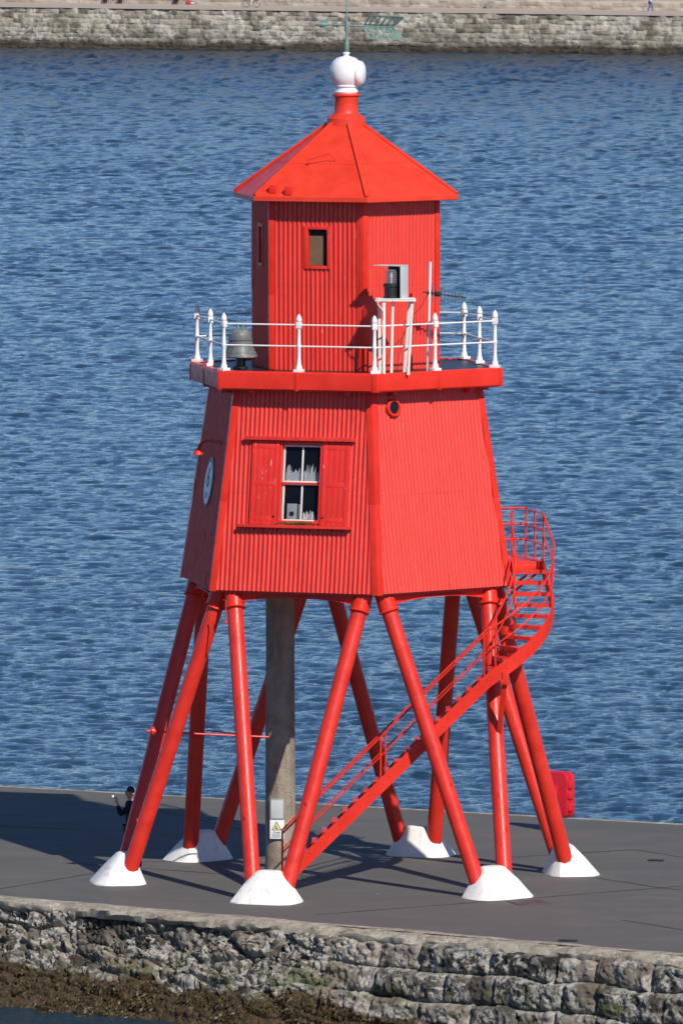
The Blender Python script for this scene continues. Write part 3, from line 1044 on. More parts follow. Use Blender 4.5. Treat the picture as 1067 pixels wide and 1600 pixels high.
# ---- gallery
def hexring(mb, prof):
    n = len(prof)
    vs = [corner(r, z, k) for r, z in prof for k in range(6)]
    fs = []
    for i in range(n - 1):
        for k in range(6):
            fs.append((i * 6 + k, i * 6 + (k + 1) % 6, (i + 1) * 6 + (k + 1) % 6, (i + 1) * 6 + k))
    return mb.add(vs, fs)
mb = hexring(MB(), [(3.28, 10.285), (3.43, 10.285), (3.456, 10.31), (3.456, 10.60), (3.445, 10.64), (3.41, 10.665), (3.30, 10.668), (3.29, 10.60)])
gal = obj('gallery', mb, 'red_gloss', LH, sharp=20)
mb = MB().loft([corner(3.31, 10.575, k) for k in range(6)], [corner(3.31, 10.64, k) for k in range(6)])
obj('deck', mb, 'bitumen', gal)
mb = hexring(MB(), [(2.85, 10.265), (3.35, 10.268), (3.35, 10.285), (2.85, 10.30)])
obj('soffit', mb, 'red_leg', gal)
for k in range(6):
    mb = MB()
    for s_, kk in ((-1, k - 1), (1, k + 1)):
        e = unit(corner(1, 0, kk) - corner(1, 0, k))
        nn = fdir(k - 1 if s_ < 0 else k)
        c = corner(3.456, 10.465, k)
        mb.box(c + e * .045 + nn * .004, (.09, .016, .37), e, nn)
    obj('strap', mb, 'red_gloss', gal, bevel=.004)
    a, b = corner(3.456, 10.465, k), corner(3.456, 10.465, k + 1)
    m_ = (a + b) / 2 + fdir(k) * .004
    e = unit(b - a)
    mb = MB().box(m_, (.075, .018, .385), e, fdir(k))
    obj('strap', mb, 'red_gloss', gal, bevel=.004)
    for t in (.2, .8):
        mb = MB().box(a + (b - a) * t - fdir(k) * .28 + V(0, 0, -.245), (.12, .22, .10), e, fdir(k))
        obj('bracket', mb, 'red_leg', gal, bevel=.01)

# ---- gallery railing
GP = []
for k in range(6):
    a, b = corner(3.29, 10.66, k), corner(3.29, 10.66, k + 1)
    GP += [a, (a + b) / 2]
def rail_post(p, k):
    u_ = unit(V(p[0], p[1], 0))
    t_ = V(-u_[1], u_[0], 0)
    mb = MB()
    mb.box(p + V(0, 0, .03), (.19, .19, .06), u_, t_)
    mb.lathe([(.075, .06), (.066, .11), (.048, .16), (.038, .30), (.042, .50), (.05, .52), (.05, .56), (.038, .58), (.034, .86), (.046, .90)], p, 14)
    mb.box(p + V(0, 0, .97), (.105, .105, .13), u_, t_)
    mb.lathe([(.042, 1.035), (.06, 1.05), (.062, 1.085), (.043, 1.15), (.018, 1.19), (.004, 1.2)], p, 14)
    return mb
for i, p in enumerate(GP):
    obj('railing_post', rail_post(p, i), 'white_paint', LH, bevel=.006)
    q = GP[(i + 1) % 12]
    for z, r in ((.975, .0175), (.535, .0175)):
        mb = MB().tube([p + V(0, 0, z), q + V(0, 0, z)], r, 10)
        obj('railing_bar', mb, 'white_paint', LH)

# ---- roof
ER, EZ = 2.484, 14.155
mb = hexring(MB(), [(2.0, 14.13), (2.44, 14.14), (2.47, 14.135), (ER, 14.15), (ER, 14.235), (2.45, 14.262), (.36, 15.70)])
roof = obj('roof', mb, 'red_roof', LH, sharp=15)
for k in range(6):
    a = corner(2.47, 14.27, k)
    b = corner(.36, 15.722, k)
    mb = MB().bar(a, b, .085, .05)
    rr = obj('ridge_bar', mb, 'red_roof', roof, bevel=.012)
rivets = MB()
for k in range(6):
    a0, a1 = corner(2.44, 14.27, k), corner(2.44, 14.27, k + 1)
    top0, top1 = corner(.36, 15.70, k), corner(.36, 15.70, k + 1)
    e = unit(a1 - a0)
    nn = unit(np.cross(e, top0 - a0)); nn = nn if nn[2] > 0 else -nn
    for t in np.linspace(.06, .94, 8):
        for side in (0, 1):
            base = (a0 + (top0 - a0) * t + e * .1) if side == 0 else (a1 + (top1 - a1) * t - e * .1)
            if t < .85:
                rivets.lathe([(.016, 0), (.014, .012), (.004, .016)], base, 8, nn)
    for t in (.25, .5, .75):
        rivets.lathe([(.016, 0), (.014, .012), (.004, .016)], a0 + (a1 - a0) * t + (top0 - a0) * .22, 8, nn)
    # lapped seam of the roof sheets, about half way up
    p0, p1 = a0 + (top0 - a0) * .44, a1 + (top1 - a1) * .44
    rivets.bar(p0 + e * .06 + nn * .001, p1 - e * .06 + nn * .001, .012, .008, nn)
obj('rivets', rivets, 'red_roof', roof)
def roof_pt(k, t, h):
    """point on the roof face k: t 0..1 from corner k+1 to k, h up the slope"""
    a0, a1 = corner(2.45, 14.262, k + 1), corner(2.45, 14.262, k)
    b0, b1 = corner(.36, 15.70, k + 1), corner(.36, 15.70, k)
    return (a0 + (a1 - a0) * t) * (1 - h) + (b0 + (b1 - b0) * t) * h
for t, h in ((.13, .055), (.29, .03)):
    p = roof_pt(1, t, h)
    mb = MB().box(p + V(0, 0, .05), (.16, .13, .17), unit(corner(1, 0, 1) - corner(1, 0, 2)), fdir(1))
    obj('vent_box', mb, 'red_gloss', roof, bevel=.01)
p, q = roof_pt(1, .30, .42), roof_pt(1, .66, .48)
up = V(0, 0, .16) + fdir(1) * .1
obj('lifting_loop', MB().tube([p, p + up * .7, q - (q - p) * .15 + up * 1.1, q], .010, 8), 'red_leg', roof)

# ---- chimney neck and white ventilator head
mb = MB().lathe([(.40, 15.58), (.40, 15.86), (.37, 15.89), (.27, 15.96), (.255, 15.99), (.25, 16.05), (.235, 16.25), (.245, 16.27), (.245, 16.30), (.29, 16.34), (.29, 16.37), (.2, 16.375)], (0.02, 0, -.06), 28)
neck = obj('chimney', mb, 'red_roof', LH)
cx = V(.02, 0, -.06)
mb = MB().lathe([(.22, 16.37), (.25, 16.41), (.235, 16.45), (.225, 16.50), (.25, 16.52), (.255, 16.545), (.235, 16.555), (.29, 16.62), (.325, 16.72), (.338, 16.84), (.325, 16.95), (.28, 17.05), (.2, 17.12), (.09, 17.155), (.06, 17.16), (.055, 17.2), (.075, 17.205), (.075, 17.235), (.03, 17.245)], cx, 36)
cowl = obj('ventilator', mb, 'white_gloss', LH)
hd = unit(V(.97, -.24, 0))
mb = MB().lathe([(.24, -.05), (.262, -.03), (.265, .02), (.245, .06), (.19, .095), (.10, .115), (.01, .12)], cx + V(0, 0, 16.80) + hd * .285, 32, hd)
obj('hood', mb, 'white_gloss', cowl)

# ---- weather vane
wv = thing('weather_vane', 'green copper arrow weather vane on the white ball of the roof', 'weather vane', (0.03, 0, 17.17))
c0 = V(.03, 0, 0)
mb = MB().lathe([(.012, 17.1), (.04, 17.17), (.055, 17.27), (.05, 17.36), (.028, 17.44), (.022, 17.56), (.035, 17.62), (.045, 17.70), (.045, 17.78), (.03, 17.83), (.016, 17.9), (.012, 18.9), (.004, 19.0)], c0, 14)
obj('spindle', mb, 'verdigris', wv)
ax = unit(V(.99, -.14, -.035)); az_ = V(0, 0, 1.)
pc = c0 + V(0, 0, 17.735)
nrm = unit(np.cross(ax, az_)); upv = np.cross(nrm, ax)
mb = MB().tube([pc - ax * .58, pc + ax * 1.0], .018, 8)
mb.lathe([(.01, 0), (.035, .02), (.01, .07)], pc - ax * .24, 10, -ax).lathe([(.01, 0), (.035, .02), (.01, .07)], pc + ax * .24, 10, ax)
obj('shaft', mb, 'verdigris', wv)
mb = MB()
mb.prism([(-.66, 0), (-.36, .16), (-.42, .0)], pc - nrm * .008, ax, upv, nrm, .016)
mb.prism([(-.66, 0), (-.42, .0), (-.36, -.16)], pc - nrm * .008, ax, upv, nrm, .016)
mb.lathe([(.03, -.66), (.05, -.5), (.012, -.38)], pc, 8, ax)
obj('arrow_head', mb, 'verdigris', wv)
def fin(sg):
    lean = unit(upv * .9 + nrm * .42 * (1 if sg > 0 else -.5)); nn = np.cross(ax, lean)
    mb = MB()
    y = lambda t: t * sg * .245
    out = [(.37, 0.03 * sg), (.50, y(1)), (1.19, y(.95)), (1.00, y(.18))]
    # rim strips and slanted bars leave open slots between them
    def strip(a, b, wd=.04):
        a, b = V(*a), V(*b)
        d = (b - a) / np.linalg.norm(b - a); s_ = V(-d[1], d[0]) * wd / 2
        mb.prism([tuple(a - s_), tuple(b - s_), tuple(b + s_), tuple(a + s_)], pc - nn * .008, ax, lean, nn, .016)
    for i in range(4):
        strip(out[i], out[(i + 1) % 4], .045)
    for i in range(5):
        a = .47 + i * .125
        strip((a, y(.12)), (a + .13, y(.98)), .042)
    mb.prism([(1.0, y(.18)), (.95, y(.98)), (1.19, y(.95))], pc - nn * .006, ax, lean, nn, .012)
    return mb
obj('fin', fin(1), 'verdigris', wv)
obj('fin', fin(-1), 'verdigris', wv)

# ---- legs, collars, footings, ring girders
foot_list = []
for k in range(6):
    fd = fdir(k); tg = V(-fd[1], fd[0], 0)             # tangential, towards corner k
    c = fd * 4.82
    # footing: facetted white concrete block, worn edges
    def oval(ht, hr, z, n=20, pw=3.0, sh=0.0, jit=0.0):
        P = []
        for i in range(n):
            a = 2 * math.pi * i / n
            ca, sa = math.cos(a), math.sin(a)
            rr = (abs(ca) ** pw + abs(sa) ** pw) ** (-1 / pw)
            j = 1 + random.uniform(-jit, jit)
            P.append(c + tg * ca * rr * ht * j + fd * (sa * rr * hr * j + sh) + V(0, 0, z + GZ))
        return P
    mb = MB()
    rings = [oval(.725, .57, -.02, pw=3.6, jit=.02), oval(.70, .55, .025, pw=3.6, jit=.012), oval(.49, .34, .36, pw=3.2, sh=-.08, jit=.008), oval(.27, .19, .60, pw=3, sh=-.16, jit=.01), oval(.22, .14, .63, pw=3, sh=-.17)]
    for i in range(4):
        mb.loft(rings[i], rings[i + 1], caps=False)
    mb.add(rings[4], [tuple(range(20))])
    obj('footing', mb, 'white_footing', LH, sharp=28)
    for sgn, kk in ((1, k), (-1, k + 1)):
        ce = corner(3.34, 0, kk)
        toward = unit(corner(1, 0, k + 1 if sgn > 0 else k) - corner(1, 0, kk))
        top = ce + toward * .26 + V(0, 0, 6.05)
        bot = c + tg * .37 * sgn - fd * .2 + V(0, 0, .30 + GZ)
        d = unit(top - bot)
        mb = MB().tube([bot, bot + d * 2.0, bot + d * 4.0, top], .165, 24)
        leg = obj('leg', mb, 'red_leg', LH)
        mb = MB().tube([top - d * .34, top - d * .31, top - d * .28, top - d * .02, top + d * .1], [.175, .225, .20, .192, .19], 24)
        obj('collar', mb, 'red_gloss', leg)
        if k in (0, 1) or sgn > 0:
            h_ = 1.1 + .35 * ((k * 7 + kk * 3) % 4)
            mb = MB().box(bot + d * h_ + fd * .17, (.05, .05, .09), tg, fd)
            obj('lug', mb, 'red_leg', leg, bevel=.006)
    # arched girder between the collars
    a, b = corner(3.40, 6.08, k + 1), corner(3.40, 6.08, k)
    e = unit(b - a); Lg = np.linalg.norm(b - a)
    poly = [(.2, .04), (Lg - .2, .04)]
    arch = []
    for i in range(17):
        t = i / 16
        arch.append((Lg - .2 - (Lg - .4) * t, -.23 + .17 * (1 - abs(2 * t - 1) ** 2.6)))
    mb = MB()
    for i in range(16):
        (x0, y0), (x1, y1) = arch[i], arch[i + 1]
        mb.prism([(x1, y1), (x0, y0), (x0, .04), (x1, .04)], a - fd * .03, e, V(0, 0, 1), fd, .05)
        mb.prism([(x1, y1 - .025), (x0, y0 - .025), (x0, y0), (x1, y1)], a - fd * .09, e, V(0, 0, 1), fd, .16)
    mb.box((a + b) / 2 + V(0, 0, .025) - fd * .02, (Lg - .3, .2, .03), e, fd)
    for t in (.36, .46, Lg - .46, Lg - .36):
        mb.lathe([(.022, 0), (.02, .015), (.006, .02)], a + e * t + V(0, 0, -.09) + fd * .02, 8, fd)
    obj('girder', mb, 'red_gloss', LH, sharp=30)
# grab handle and shackle on the front left collar
mb = MB().tube([V(-2.52, -2.62, 5.95), V(-2.46, -2.70, 5.95), V(-2.46, -2.70, 5.55)], .014, 8).lathe([(.01, 0), (.03, .03), (.01, .1)], V(-2.46, -2.70, 5.45), 8)
obj('shackle', mb, 'red_leg', LH)
# tie rod across the left legs to the column
mb = MB().tube([V(-4.02, -.72, 3.05), V(-3.0, -.4, 2.96), V(-1.6, 0, 2.86)], .02, 8).tube([V(-2.92, 1.45, 2.86), V(-1.5, .2, 2.82)], .014, 8)
obj('tie_rod', mb, 'red_leg', LH)
mb = MB().lathe([(.1, 0), (.1, .07), (.03, .08), (.03, .16)], V(-3.98, -.71, 3.045), 12, unit(V(-1, -.25, .05)))
obj('rod_clamp', mb, 'red_gloss', LH)
# service column
mb = MB().lathe([(.33, -.12), (.315, .3), (.31, 2.5), (.30, 4.4), (.30, 6.1)], V(-1.36, .25, 0), 32)
colm = obj('service_column', mb, 'roughcast', LH)

# ---- outside staircase
ZT, ZL, ZTOP = 4.36, 5.75, 6.5
def stair(z):
    """outer and inner plan positions of the flight at height z"""
    if z <= ZT:
        x = -1.42 + 4.42 * z / ZT
        return V(x, -2.95, z), V(x, -2.2, z)
    if z <= ZL:
        a = R(-90 + 90 * (z - ZT) / (ZL - ZT))
        c = V(3.0, -1.65, z)
        return c + V(math.cos(a), math.sin(a), 0) * 1.3, c + V(math.cos(a), math.sin(a), 0) * .52
    t = (z - ZL) / (ZTOP - ZL)
    y = -1.65 + 1.05 * t
    return V(4.3 - .2 * t, y, z), V(3.52 - .04 * t, y, z)
zs = list(np.linspace(0.0, ZT, 12)) + list(np.linspace(ZT, ZL, 14))[1:] + list(np.linspace(ZL, ZTOP, 5))[1:]
st_objs = None
for side in (0, 1):
    mb = MB()
    for i in range(len(zs) - 1):
        a, b = stair(zs[i])[side], stair(zs[i + 1])[side]
        d = unit(V(b[0] - a[0], b[1] - a[1], 0)); s_ = V(-d[1], d[0], 0) * .02
        lo, hi = V(0, 0, -.17), V(0, 0, .17)
        A = [a - s_ + lo, a + s_ + lo, a + s_ + hi, a - s_ + hi]
        Bq = [b - s_ + lo, b + s_ + lo, b + s_ + hi, b - s_ + hi]
        mb.loft(A, Bq, caps=(i in (0, len(zs) - 2)))
    # bolts
    for z in np.arange(.3, ZTOP, .1):
        p = stair(z)[side]; q = stair(z)[1 - side]
        out = unit(p - q)
        if int(z * 10) % 3 != 0:
            mb.lathe([(.016, 0), (.014, .01), (.004, .014)], p + out * .02 + V(0, 0, -.03 + .07 * (int(z * 10) % 2)), 8, out)
    o_ = obj('staircase' if st_objs is None else 'stringer', mb, 'red_gloss', LH if st_objs is None else st_objs, sharp=45)
    if st_objs is None:
        st_objs = o_
nt_ = 31
for i in range(1, nt_):
    z = ZTOP * i / nt_
    po, pi_ = stair(z); qo, qi = stair(min(ZTOP, z + .17))
    po2, pi2 = stair(max(0, z - .06))
    fo = unit(qo - po); fi = unit(qi - pi_)
    a = V(po[0], po[1], z + .13); b = V(pi_[0], pi_[1], z + .13)
    dpt = .24
    ho = V(fo[0], fo[1], 0) ; hi_ = V(fi[0], fi[1], 0)
    ho = unit(ho); hi_ = unit(hi_)
    inset = unit(b - a) * .022
    A = [a + inset - ho * dpt * .5, a + inset + ho * dpt * .5, b - inset + hi_ * dpt * .5, b - inset - hi_ * dpt * .5]
    mb = MB().loft([p - V(0, 0, .018) for p in A], [p + V(0, 0, .018) for p in A])
    mb.loft([A[0] + V(0, 0, -.055), A[0] + V(0, 0, -.055) + ho * .014, A[3] + V(0, 0, -.055) + hi_ * .014, A[3] + V(0, 0, -.055)],
            [A[0] + V(0, 0, -.018), A[0] + V(0, 0, -.018) + ho * .014, A[3] + V(0, 0, -.018) + hi_ * .014, A[3] + V(0, 0, -.018)])
    obj('tread', mb, 'red_leg', st_objs)
# landing
lu, lv = unit(V(-.182, .983, 0)), unit(V(.983, .182, 0))
lc0 = V(3.60, .32, 0)
mb = MB().box(lc0 + V(0, 0, 6.56), (.76, 1.86, .05), lv, lu).box(lc0 - lu * .92 + V(0, 0, 6.46), (.76, .05, .16), lv, lu).box(lc0 + lv * .37 + V(0, 0, 6.46), (.05, 1.86, .16), lv, lu)
obj('landing', mb, 'red_gloss', st_objs, bevel=.008)
mb = MB()
for y in (-.4, 1.0):
    mb.bar(V(4.08, y, 6.4), V(3.45, y, 5.9), .05, .05)
obj('landing_bracket', mb, 'red_gloss', st_objs)
# handrails
def off(z, side, h):
    p = stair(z)[side].copy(); p[2] += h
    return p
zz1 = list(np.linspace(.12, ZT, 6)) + list(np.linspace(ZT, ZL, 12))[1:]
for side in (0, 1):
    for h, r in ((1.02, .021), (.62, .015)):
        pts = [off(z, side, h) for z in zz1]
        if side == 0:
            pts += [V(4.33, -1.25, ZL + h + .22), V(4.12, -.56, 6.58 + (1.0 if h > .8 else .55))]
        else:
            pts += [V(3.52, -1.2, ZL + h + .2), V(3.43, -.55, 6.58 + (1.0 if h > .8 else .55))]
        obj('handrail', MB().tube(pts, r, 10), 'red_gloss', st_objs)
    for z in (.12, 2.12, 2.22, 4.22, 4.42):
        if z == 2.22 and side == 1:
            continue
        p = off(z, side, 0)
        obj('baluster', MB().tube([p, p + V(0, 0, 1.03)], .02, 8), 'red_gloss', st_objs)
p = off(5.55, 0, -.05)
obj('baluster', MB().tube([p, p + V(0, 0, 1.1)], .022, 8), 'red_gloss', st_objs)
# landing guard
gpts = [V(4.12, -.56, 6.58), V(3.96, .30, 6.58), V(3.79, 1.22, 6.58), V(3.50, 1.16, 6.58)]
for p in gpts:
    obj('baluster', MB().tube([p, p + V(0, 0, 1.0)], .02, 8), 'red_gloss', st_objs)
for h in (1.0, .66, .34):
    obj('guard_rail', MB().tube([V(4.12, -.56, 6.58 + h), V(3.79, 1.22, 6.58 + h), V(3.1, 1.10, 6.58 + h)], .02, 8), 'red_gloss', st_objs)
# strut down to the right front leg
mb = MB().bar(V(3.28, -2.9, 4.25), V(3.16, -2.32, 3.0), .11, .05, (0, -1, .2))
mb.box(V(3.14, -2.42, 2.86), (.1, .04, .26)).box(V(3.3, -2.97, 4.36), (.14, .03, .26))
obj('strut', mb, 'red_gloss', st_objs, bevel=.006)

# ================================================================== FITTINGS ON AND AROUND THE TOWER
# ---- fog bell
bc = V(-2.17, -1.2, 10.64)
bell = thing('bell', 'weathered grey bronze fog bell standing on the left of the gallery', 'bell', bc)
mb = MB().lathe([(.30, .24), (.355, .255), (.35, .29), (.30, .38), (.255, .50), (.24, .62), (.235, .70), (.20, .79), (.14, .84), (.05, .855)], bc, 36)
mb.lathe([(.245, .60), (.258, .605), (.258, .63), (.245, .64)], bc, 36, caps=False).lathe([(.318, .335), (.332, .335), (.325, .36), (.31, .365)], bc, 36, caps=False)
obj('bell_body', mb, 'bronze', bell, sharp=50)
obj('crown_loop', MB().tube([bc + V(-.05, 0, .84), bc + V(-.05, 0, .93), bc + V(.05, 0, .93), bc + V(.05, 0, .84)], .026, 8), 'verdigris', bell)
obj('pedestal', MB().lathe([(.16, 0), (.16, .05), (.10, .07), (.10, .30)], bc, 16), 'black', bell)
obj('clapper', MB().tube([bc + V(.3, -.05, .22), bc + V(.02, -.02, .22)], .018, 8), 'red_leg', bell)

# ---- sector light in a grey case on a white stand
lc = V(1.03, -2.86, 12.2)
nl = thing('navigation_light', 'black sector lamp in a grey open case on a white stand at the gallery edge', 'navigation light', (1.03, -2.86, 10.66))
wa = R(-117); on = V(math.cos(wa), math.sin(wa), 0); os_ = V(-on[1], on[0], 0)      # opening normal, and its right hand side
mb = MB().box(lc + V(0, 0, -.012), (.80, .5, .024), V(1, 0, 0), V(0, 1, 0))
mb.box(lc + V(0, -.22, -.042), (.84, .04, .035)).box(lc + V(0, .22, -.042), (.84, .04, .035))
obj('platform', mb, 'white_worn', nl, bevel=.006)
wdt, dep, hgt = .40, .34, .66
mb = MB()
mb.box(lc + os_ * wdt / 2 + V(0, 0, hgt / 2), (.02, dep, hgt), os_, on)
mb.box(lc - os_ * wdt / 2 + V(0, 0, hgt / 2) - on * .12, (.02, .10, hgt), os_, on)
mb.box(lc - on * dep / 2 + V(0, 0, hgt / 2), (wdt - .02, .02, hgt), os_, on)
mb.box(lc + V(0, 0, hgt + .011), (wdt + .02, dep + .02, .022), os_, on)
mb.box(lc - os_ * .25 + on * .05 + V(0, 0, hgt + .012), (.30, .36, .018), os_, on)
obj('case', mb, 'grey_case', nl, bevel=.004)
mb = MB()
mb.box(lc + os_ * (wdt / 2 - .013) + V(0, 0, hgt / 2), (.004, dep - .01, hgt - .01), os_, on)
mb.box(lc - on * (dep / 2 - .013) + V(0, 0, hgt / 2), (wdt - .05, .004, hgt - .01), os_, on)
obj('case_lining', mb, 'black', nl)
lp = lc + on * .10 - os_ * .05
obj('lamp_base', MB().lathe([(.15, .0), (.15, .03), (.135, .05), (.14, .22), (.16, .24), (.16, .30), (.13, .31)], lp, 24), 'black', nl)
prof = [(.12, .31)]
for i in range(7):
    z = .33 + i * .035
    prof += [(.118, z), (.13, z + .012), (.118, z + .03)]
prof += [(.11, .585), (.05, .60)]
obj('lens', MB().lathe(prof, lp, 24), 'lens', nl)
obj('bulb', MB().lathe([(.02, .31), (.02, .40), (.035, .45), (.03, .50), (.005, .52)], lp, 14), 'white_gloss', nl)
for bx, by, tx, ty in ((.80, -3.2, .80, -3.06), (.72, -2.72, .70, -2.66), (1.30, -2.93, 1.38, -3.04), (1.22, -2.5, 1.33, -2.66)):
    mb = MB().bar(V(bx, by, 10.62), V(tx, ty, 12.15), .048, .012, (0, -1, 0)).bar(V(bx - .032, by + .03, 10.62), V(tx - .032, ty + .03, 12.13), .012, .048, (0, -1, 0))
    obj('leg', mb, 'white_worn', nl)
obj('stay', MB().bar(V(.95, -2.98, 10.64), V(.98, -2.95, 12.15), .05, .04, (0, -1, 0)), 'white_worn', nl)
obj('cable', MB().tube([lc + V(-.33, -.24, .02), lc + V(-.36, -.26, -.12), lc + V(-.25, -.25, -.25), lc + V(-.22, -.15, -1.4)], .013, 8), 'white_worn', nl)

# ---- aerial
an = thing('aerial', 'thin white mast with a black yagi aerial beside the sector light', 'aerial', (1.71, -1.95, 10.64))
obj('mast', MB().tube([V(1.70, -1.95, 10.62), V(1.755, -1.95, 12.9)], .028, 10), 'white_paint', an)
bo = V(1.60, -1.98, 12.28); bd_ = unit(V(.84, .35, -.13))
mb = MB().tube([bo, bo + bd_ * .98], .014, 8).lathe([(.03, 0), (.05, .02), (.05, .10), (.03, .12)], bo + bd_ * .10, 10, bd_).lathe([(.02, 0), (.055, .02), (.055, .12), (.02, .14)], bo + bd_ * .26, 10, bd_)
obj('boom', mb, 'black', an)
for i in range(9):
    p = bo + bd_ * (.22 if i == 0 else .30 if i == 1 else .34 + .08 * (i - 1))
    hh = .17 if i < 2 else .135 - .006 * i
    obj('element', MB().tube([p + V(0, 0, -hh), p + V(0, 0, hh)], .013, 6), 'steel', an)
obj('cable', MB().tube([bo + bd_ * .12, V(1.55, -2.0, 11.95), V(1.33, -2.3, 11.75), V(1.15, -2.6, 11.3), V(1.05, -2.75, 10.68)], .006, 6), 'black', an)

# ---- number board and swan neck lamp on the shaded left face
F = LF[2]
ns = thing('number_board', 'white oval board with a dark 6 on the shaded left wall', 'number board', fp(F, .1, 2.15, .04))
def ellipse(a, b, n=40):
    return [(a * math.cos(2 * math.pi * i / n), b * math.sin(2 * math.pi * i / n)) for i in range(n)]
oc = fp(F, .10, 2.14, .034)
obj('rim', MB().prism(ellipse(.43, .52), oc, F[1], F[2], F[3], .02), 'sign_slate', ns)
obj('board', MB().prism(ellipse(.39, .44), oc + F[3] * .02 - F[2] * .03, F[1], F[2], F[3], .012), 'sign_white', ns)
obj('numeral', text_mesh('6', .62, oc + F[3] * .035 + F[2] * .07, F[1], F[2], F[3]), 'sign_navy', ns)
mb = MB()
for i in range(3):
    mb.box(oc + F[3] * .034 - F[2] * (.25 + i * .04), (.30 - .03 * i, .03, .004), F[1], F[2], F[3])
obj('lettering', mb, 'sign_slate', ns)
wl = thing('wall_lamp', 'red swan neck lamp above the oval number board', 'wall lamp', fp(F, .95, 3.0, .03))
b_ = fp(F, .95, 3.0, .03)
obj('arm', MB().tube([b_, b_ + F[3] * .05 - F[1] * .2, b_ + F[3] * .2 - F[1] * .5, b_ + F[3] * .28 - F[1] * .62 + V(0, 0, -.03), b_ + F[3] * .36 - F[1] * .7 + V(0, 0, -.12), b_ + F[3] * .38 - F[1] * .72 + V(0, 0, -.22)], .028, 10), 'red_gloss', wl)
obj('shade', MB().lathe([(.03, .1), (.06, .06), (.10, .02), (.11, -.03), (.09, -.03)], b_ + F[3] * .39 - F[1] * .73 + V(0, 0, -.30), 18), 'red_gloss', wl)

# ---- box and warning sign on the service column
dv = unit(V(-.1, -1, 0)); su = V(-dv[1], dv[0], 0)
su = su if su[0] > 0 else -su
bc = V(-1.42, -.07, 0)
jb = thing('junction_box', 'grey metal box on the concrete column above the warning sign', 'junction box', bc + V(0, 0, 1.15))
obj('housing', MB().box(bc + V(0, 0, 1.35) , (.30, .12, .44), su, dv), 'grey_box', jb, bevel=.02)
obj('cover_plate', MB().box(bc + V(0, 0, 1.35) + dv * .064, (.25, .008, .38), su, dv), 'grey_case', jb, bevel=.003)
wsn = thing('warning_sign', 'white warning sign with a yellow triangle on the concrete column', 'warning sign', bc + V(0, 0, .75))
sc_ = bc + V(0, 0, .93) + dv * .04
obj('sign_plate', MB().box(sc_, (.30, .012, .40), su, dv), 'sign_white', wsn, bevel=.004)
tri = [(-.105, 0), (.105, 0), (0, .185)]
tri2 = [(-.08, .014), (.08, .014), (0, .155)]
zu = V(0, 0, 1.)
tc = sc_ + dv * .0065 + zu * -.02 - su * .01
obj('triangle', MB().prism(tri, tc, su, zu, dv, .002), 'sign_black', wsn)
obj('triangle_field', MB().prism(tri2, tc + dv * .002, su, zu, dv, .002), 'sign_yellow', wsn)
mb = MB().lathe([(.014, 0), (.012, .002)], tc + dv * .004 + zu * .085 - su * .012, 10, dv)
mb.prism([(-.03, .03), (.01, .028), (.035, .045), (.03, .055), (.0, .042), (-.005, .07), (-.02, .075)], tc + dv * .004, su, zu, dv, .002)
obj('pictogram', mb, 'sign_black', wsn)
obj('lettering', text_mesh('Danger', .055, sc_ + dv * .008 + zu * -.06, su, zu, dv, depth=.001), 'sign_black', wsn)
mb = MB()
for i in range(4):
    mb.box(sc_ + dv * .008 + zu * (-.10 - .022 * i) - su * .02, (.19 - .03 * (i % 2), .002, .008), su, dv)
obj('small_print', mb, 'sign_slate', wsn)

# ---- lifebuoy cabinet at the far edge
lb0 = V(4.56, 9.5, GZ)
lbx = thing('lifebuoy_cabinet', 'bright red lifebuoy cabinet on a post at the far pier edge', 'lifebuoy cabinet', lb0)
ff = unit(V(.62, .78, 0)); fs_ = V(ff[1], -ff[0], 0)          # the door faces the water, away from us; hinges on our right
cc = lb0 + V(.05, 0, .80)
def rbox(mb, c, wd, dp, ht, r, off):
    poly = []
    for (sx, sy, a0) in ((1, -1, -90), (1, 1, 0), (-1, 1, 90), (-1, -1, 180)):
        for i in range(7):
            a = R(a0 + 15 * i)
            poly.append((sx * (wd / 2 - r) + r * math.cos(a), sy * (ht / 2 - r) + r * math.sin(a)))
    return mb.prism(poly, c + ff * off, fs_, V(0, 0, 1), ff, dp)
obj('back_shell', rbox(MB(), cc, .82, .13, 1.0, .16, -.17), 'red_plastic', lbx, bevel=.03)
obj('front_door', rbox(MB(), cc, .84, .16, 1.02, .17, -.03), 'red_plastic', lbx, bevel=.03)
for dz, hh in ((.24, .17), (-.26, .17), (.0, .15)):
    mb = MB().box(cc + fs_ * .425 - ff * .055 + V(0, 0, dz), (.05, .16, hh), fs_, ff)
    obj('hinge', mb, 'red_plastic', lbx, bevel=.012)
obj('post', MB().tube([lb0 - ff * .22, lb0 - ff * .22 + V(0, 0, 1.25)], .035, 12), 'red_leg', lbx)
obj('post_bracket', MB().box(cc - ff * .2, (.3, .06, .4), fs_, ff), 'red_leg', lbx)

# ---- small things lying on the deck
dg_ = V(.80, .60, 0)
pl = obj('cover_plate', MB().box(V(3.75, -4.67, GZ + .006), (.72, .85, .012), V(.95, .3, 0), V(-.3, .95, 0)), 'rust_plate', None, loc=(3.75, -4.67, GZ), bevel=.003)
tag(pl, 'flat reddish iron cover plate set in the pavement beside the white footing', 'cover plate')
for i, (x, y, L_, lab) in enumerate(((4.4, -12.52, .38, 'short dark plank scrap lying by the right near pier edge'), (6.6, 2.3, .34, 'short dark scrap lying on the pavement at the far right'))):
    mb = MB().box(V(x, y + .95, GZ + .02), (L_, .1, .035), V(.99, -.1, 0), V(.1, .99, 0)).box(V(x + .05, y + 1.04, GZ + .015), (L_ * .7, .06, .026), V(.95, .3, 0), V(-.3, .95, 0))
    o_ = obj('wood_scrap', mb, 'black', None, loc=(x, y + .95, GZ), bevel=.006)
    tag(o_, lab, 'wood scrap')

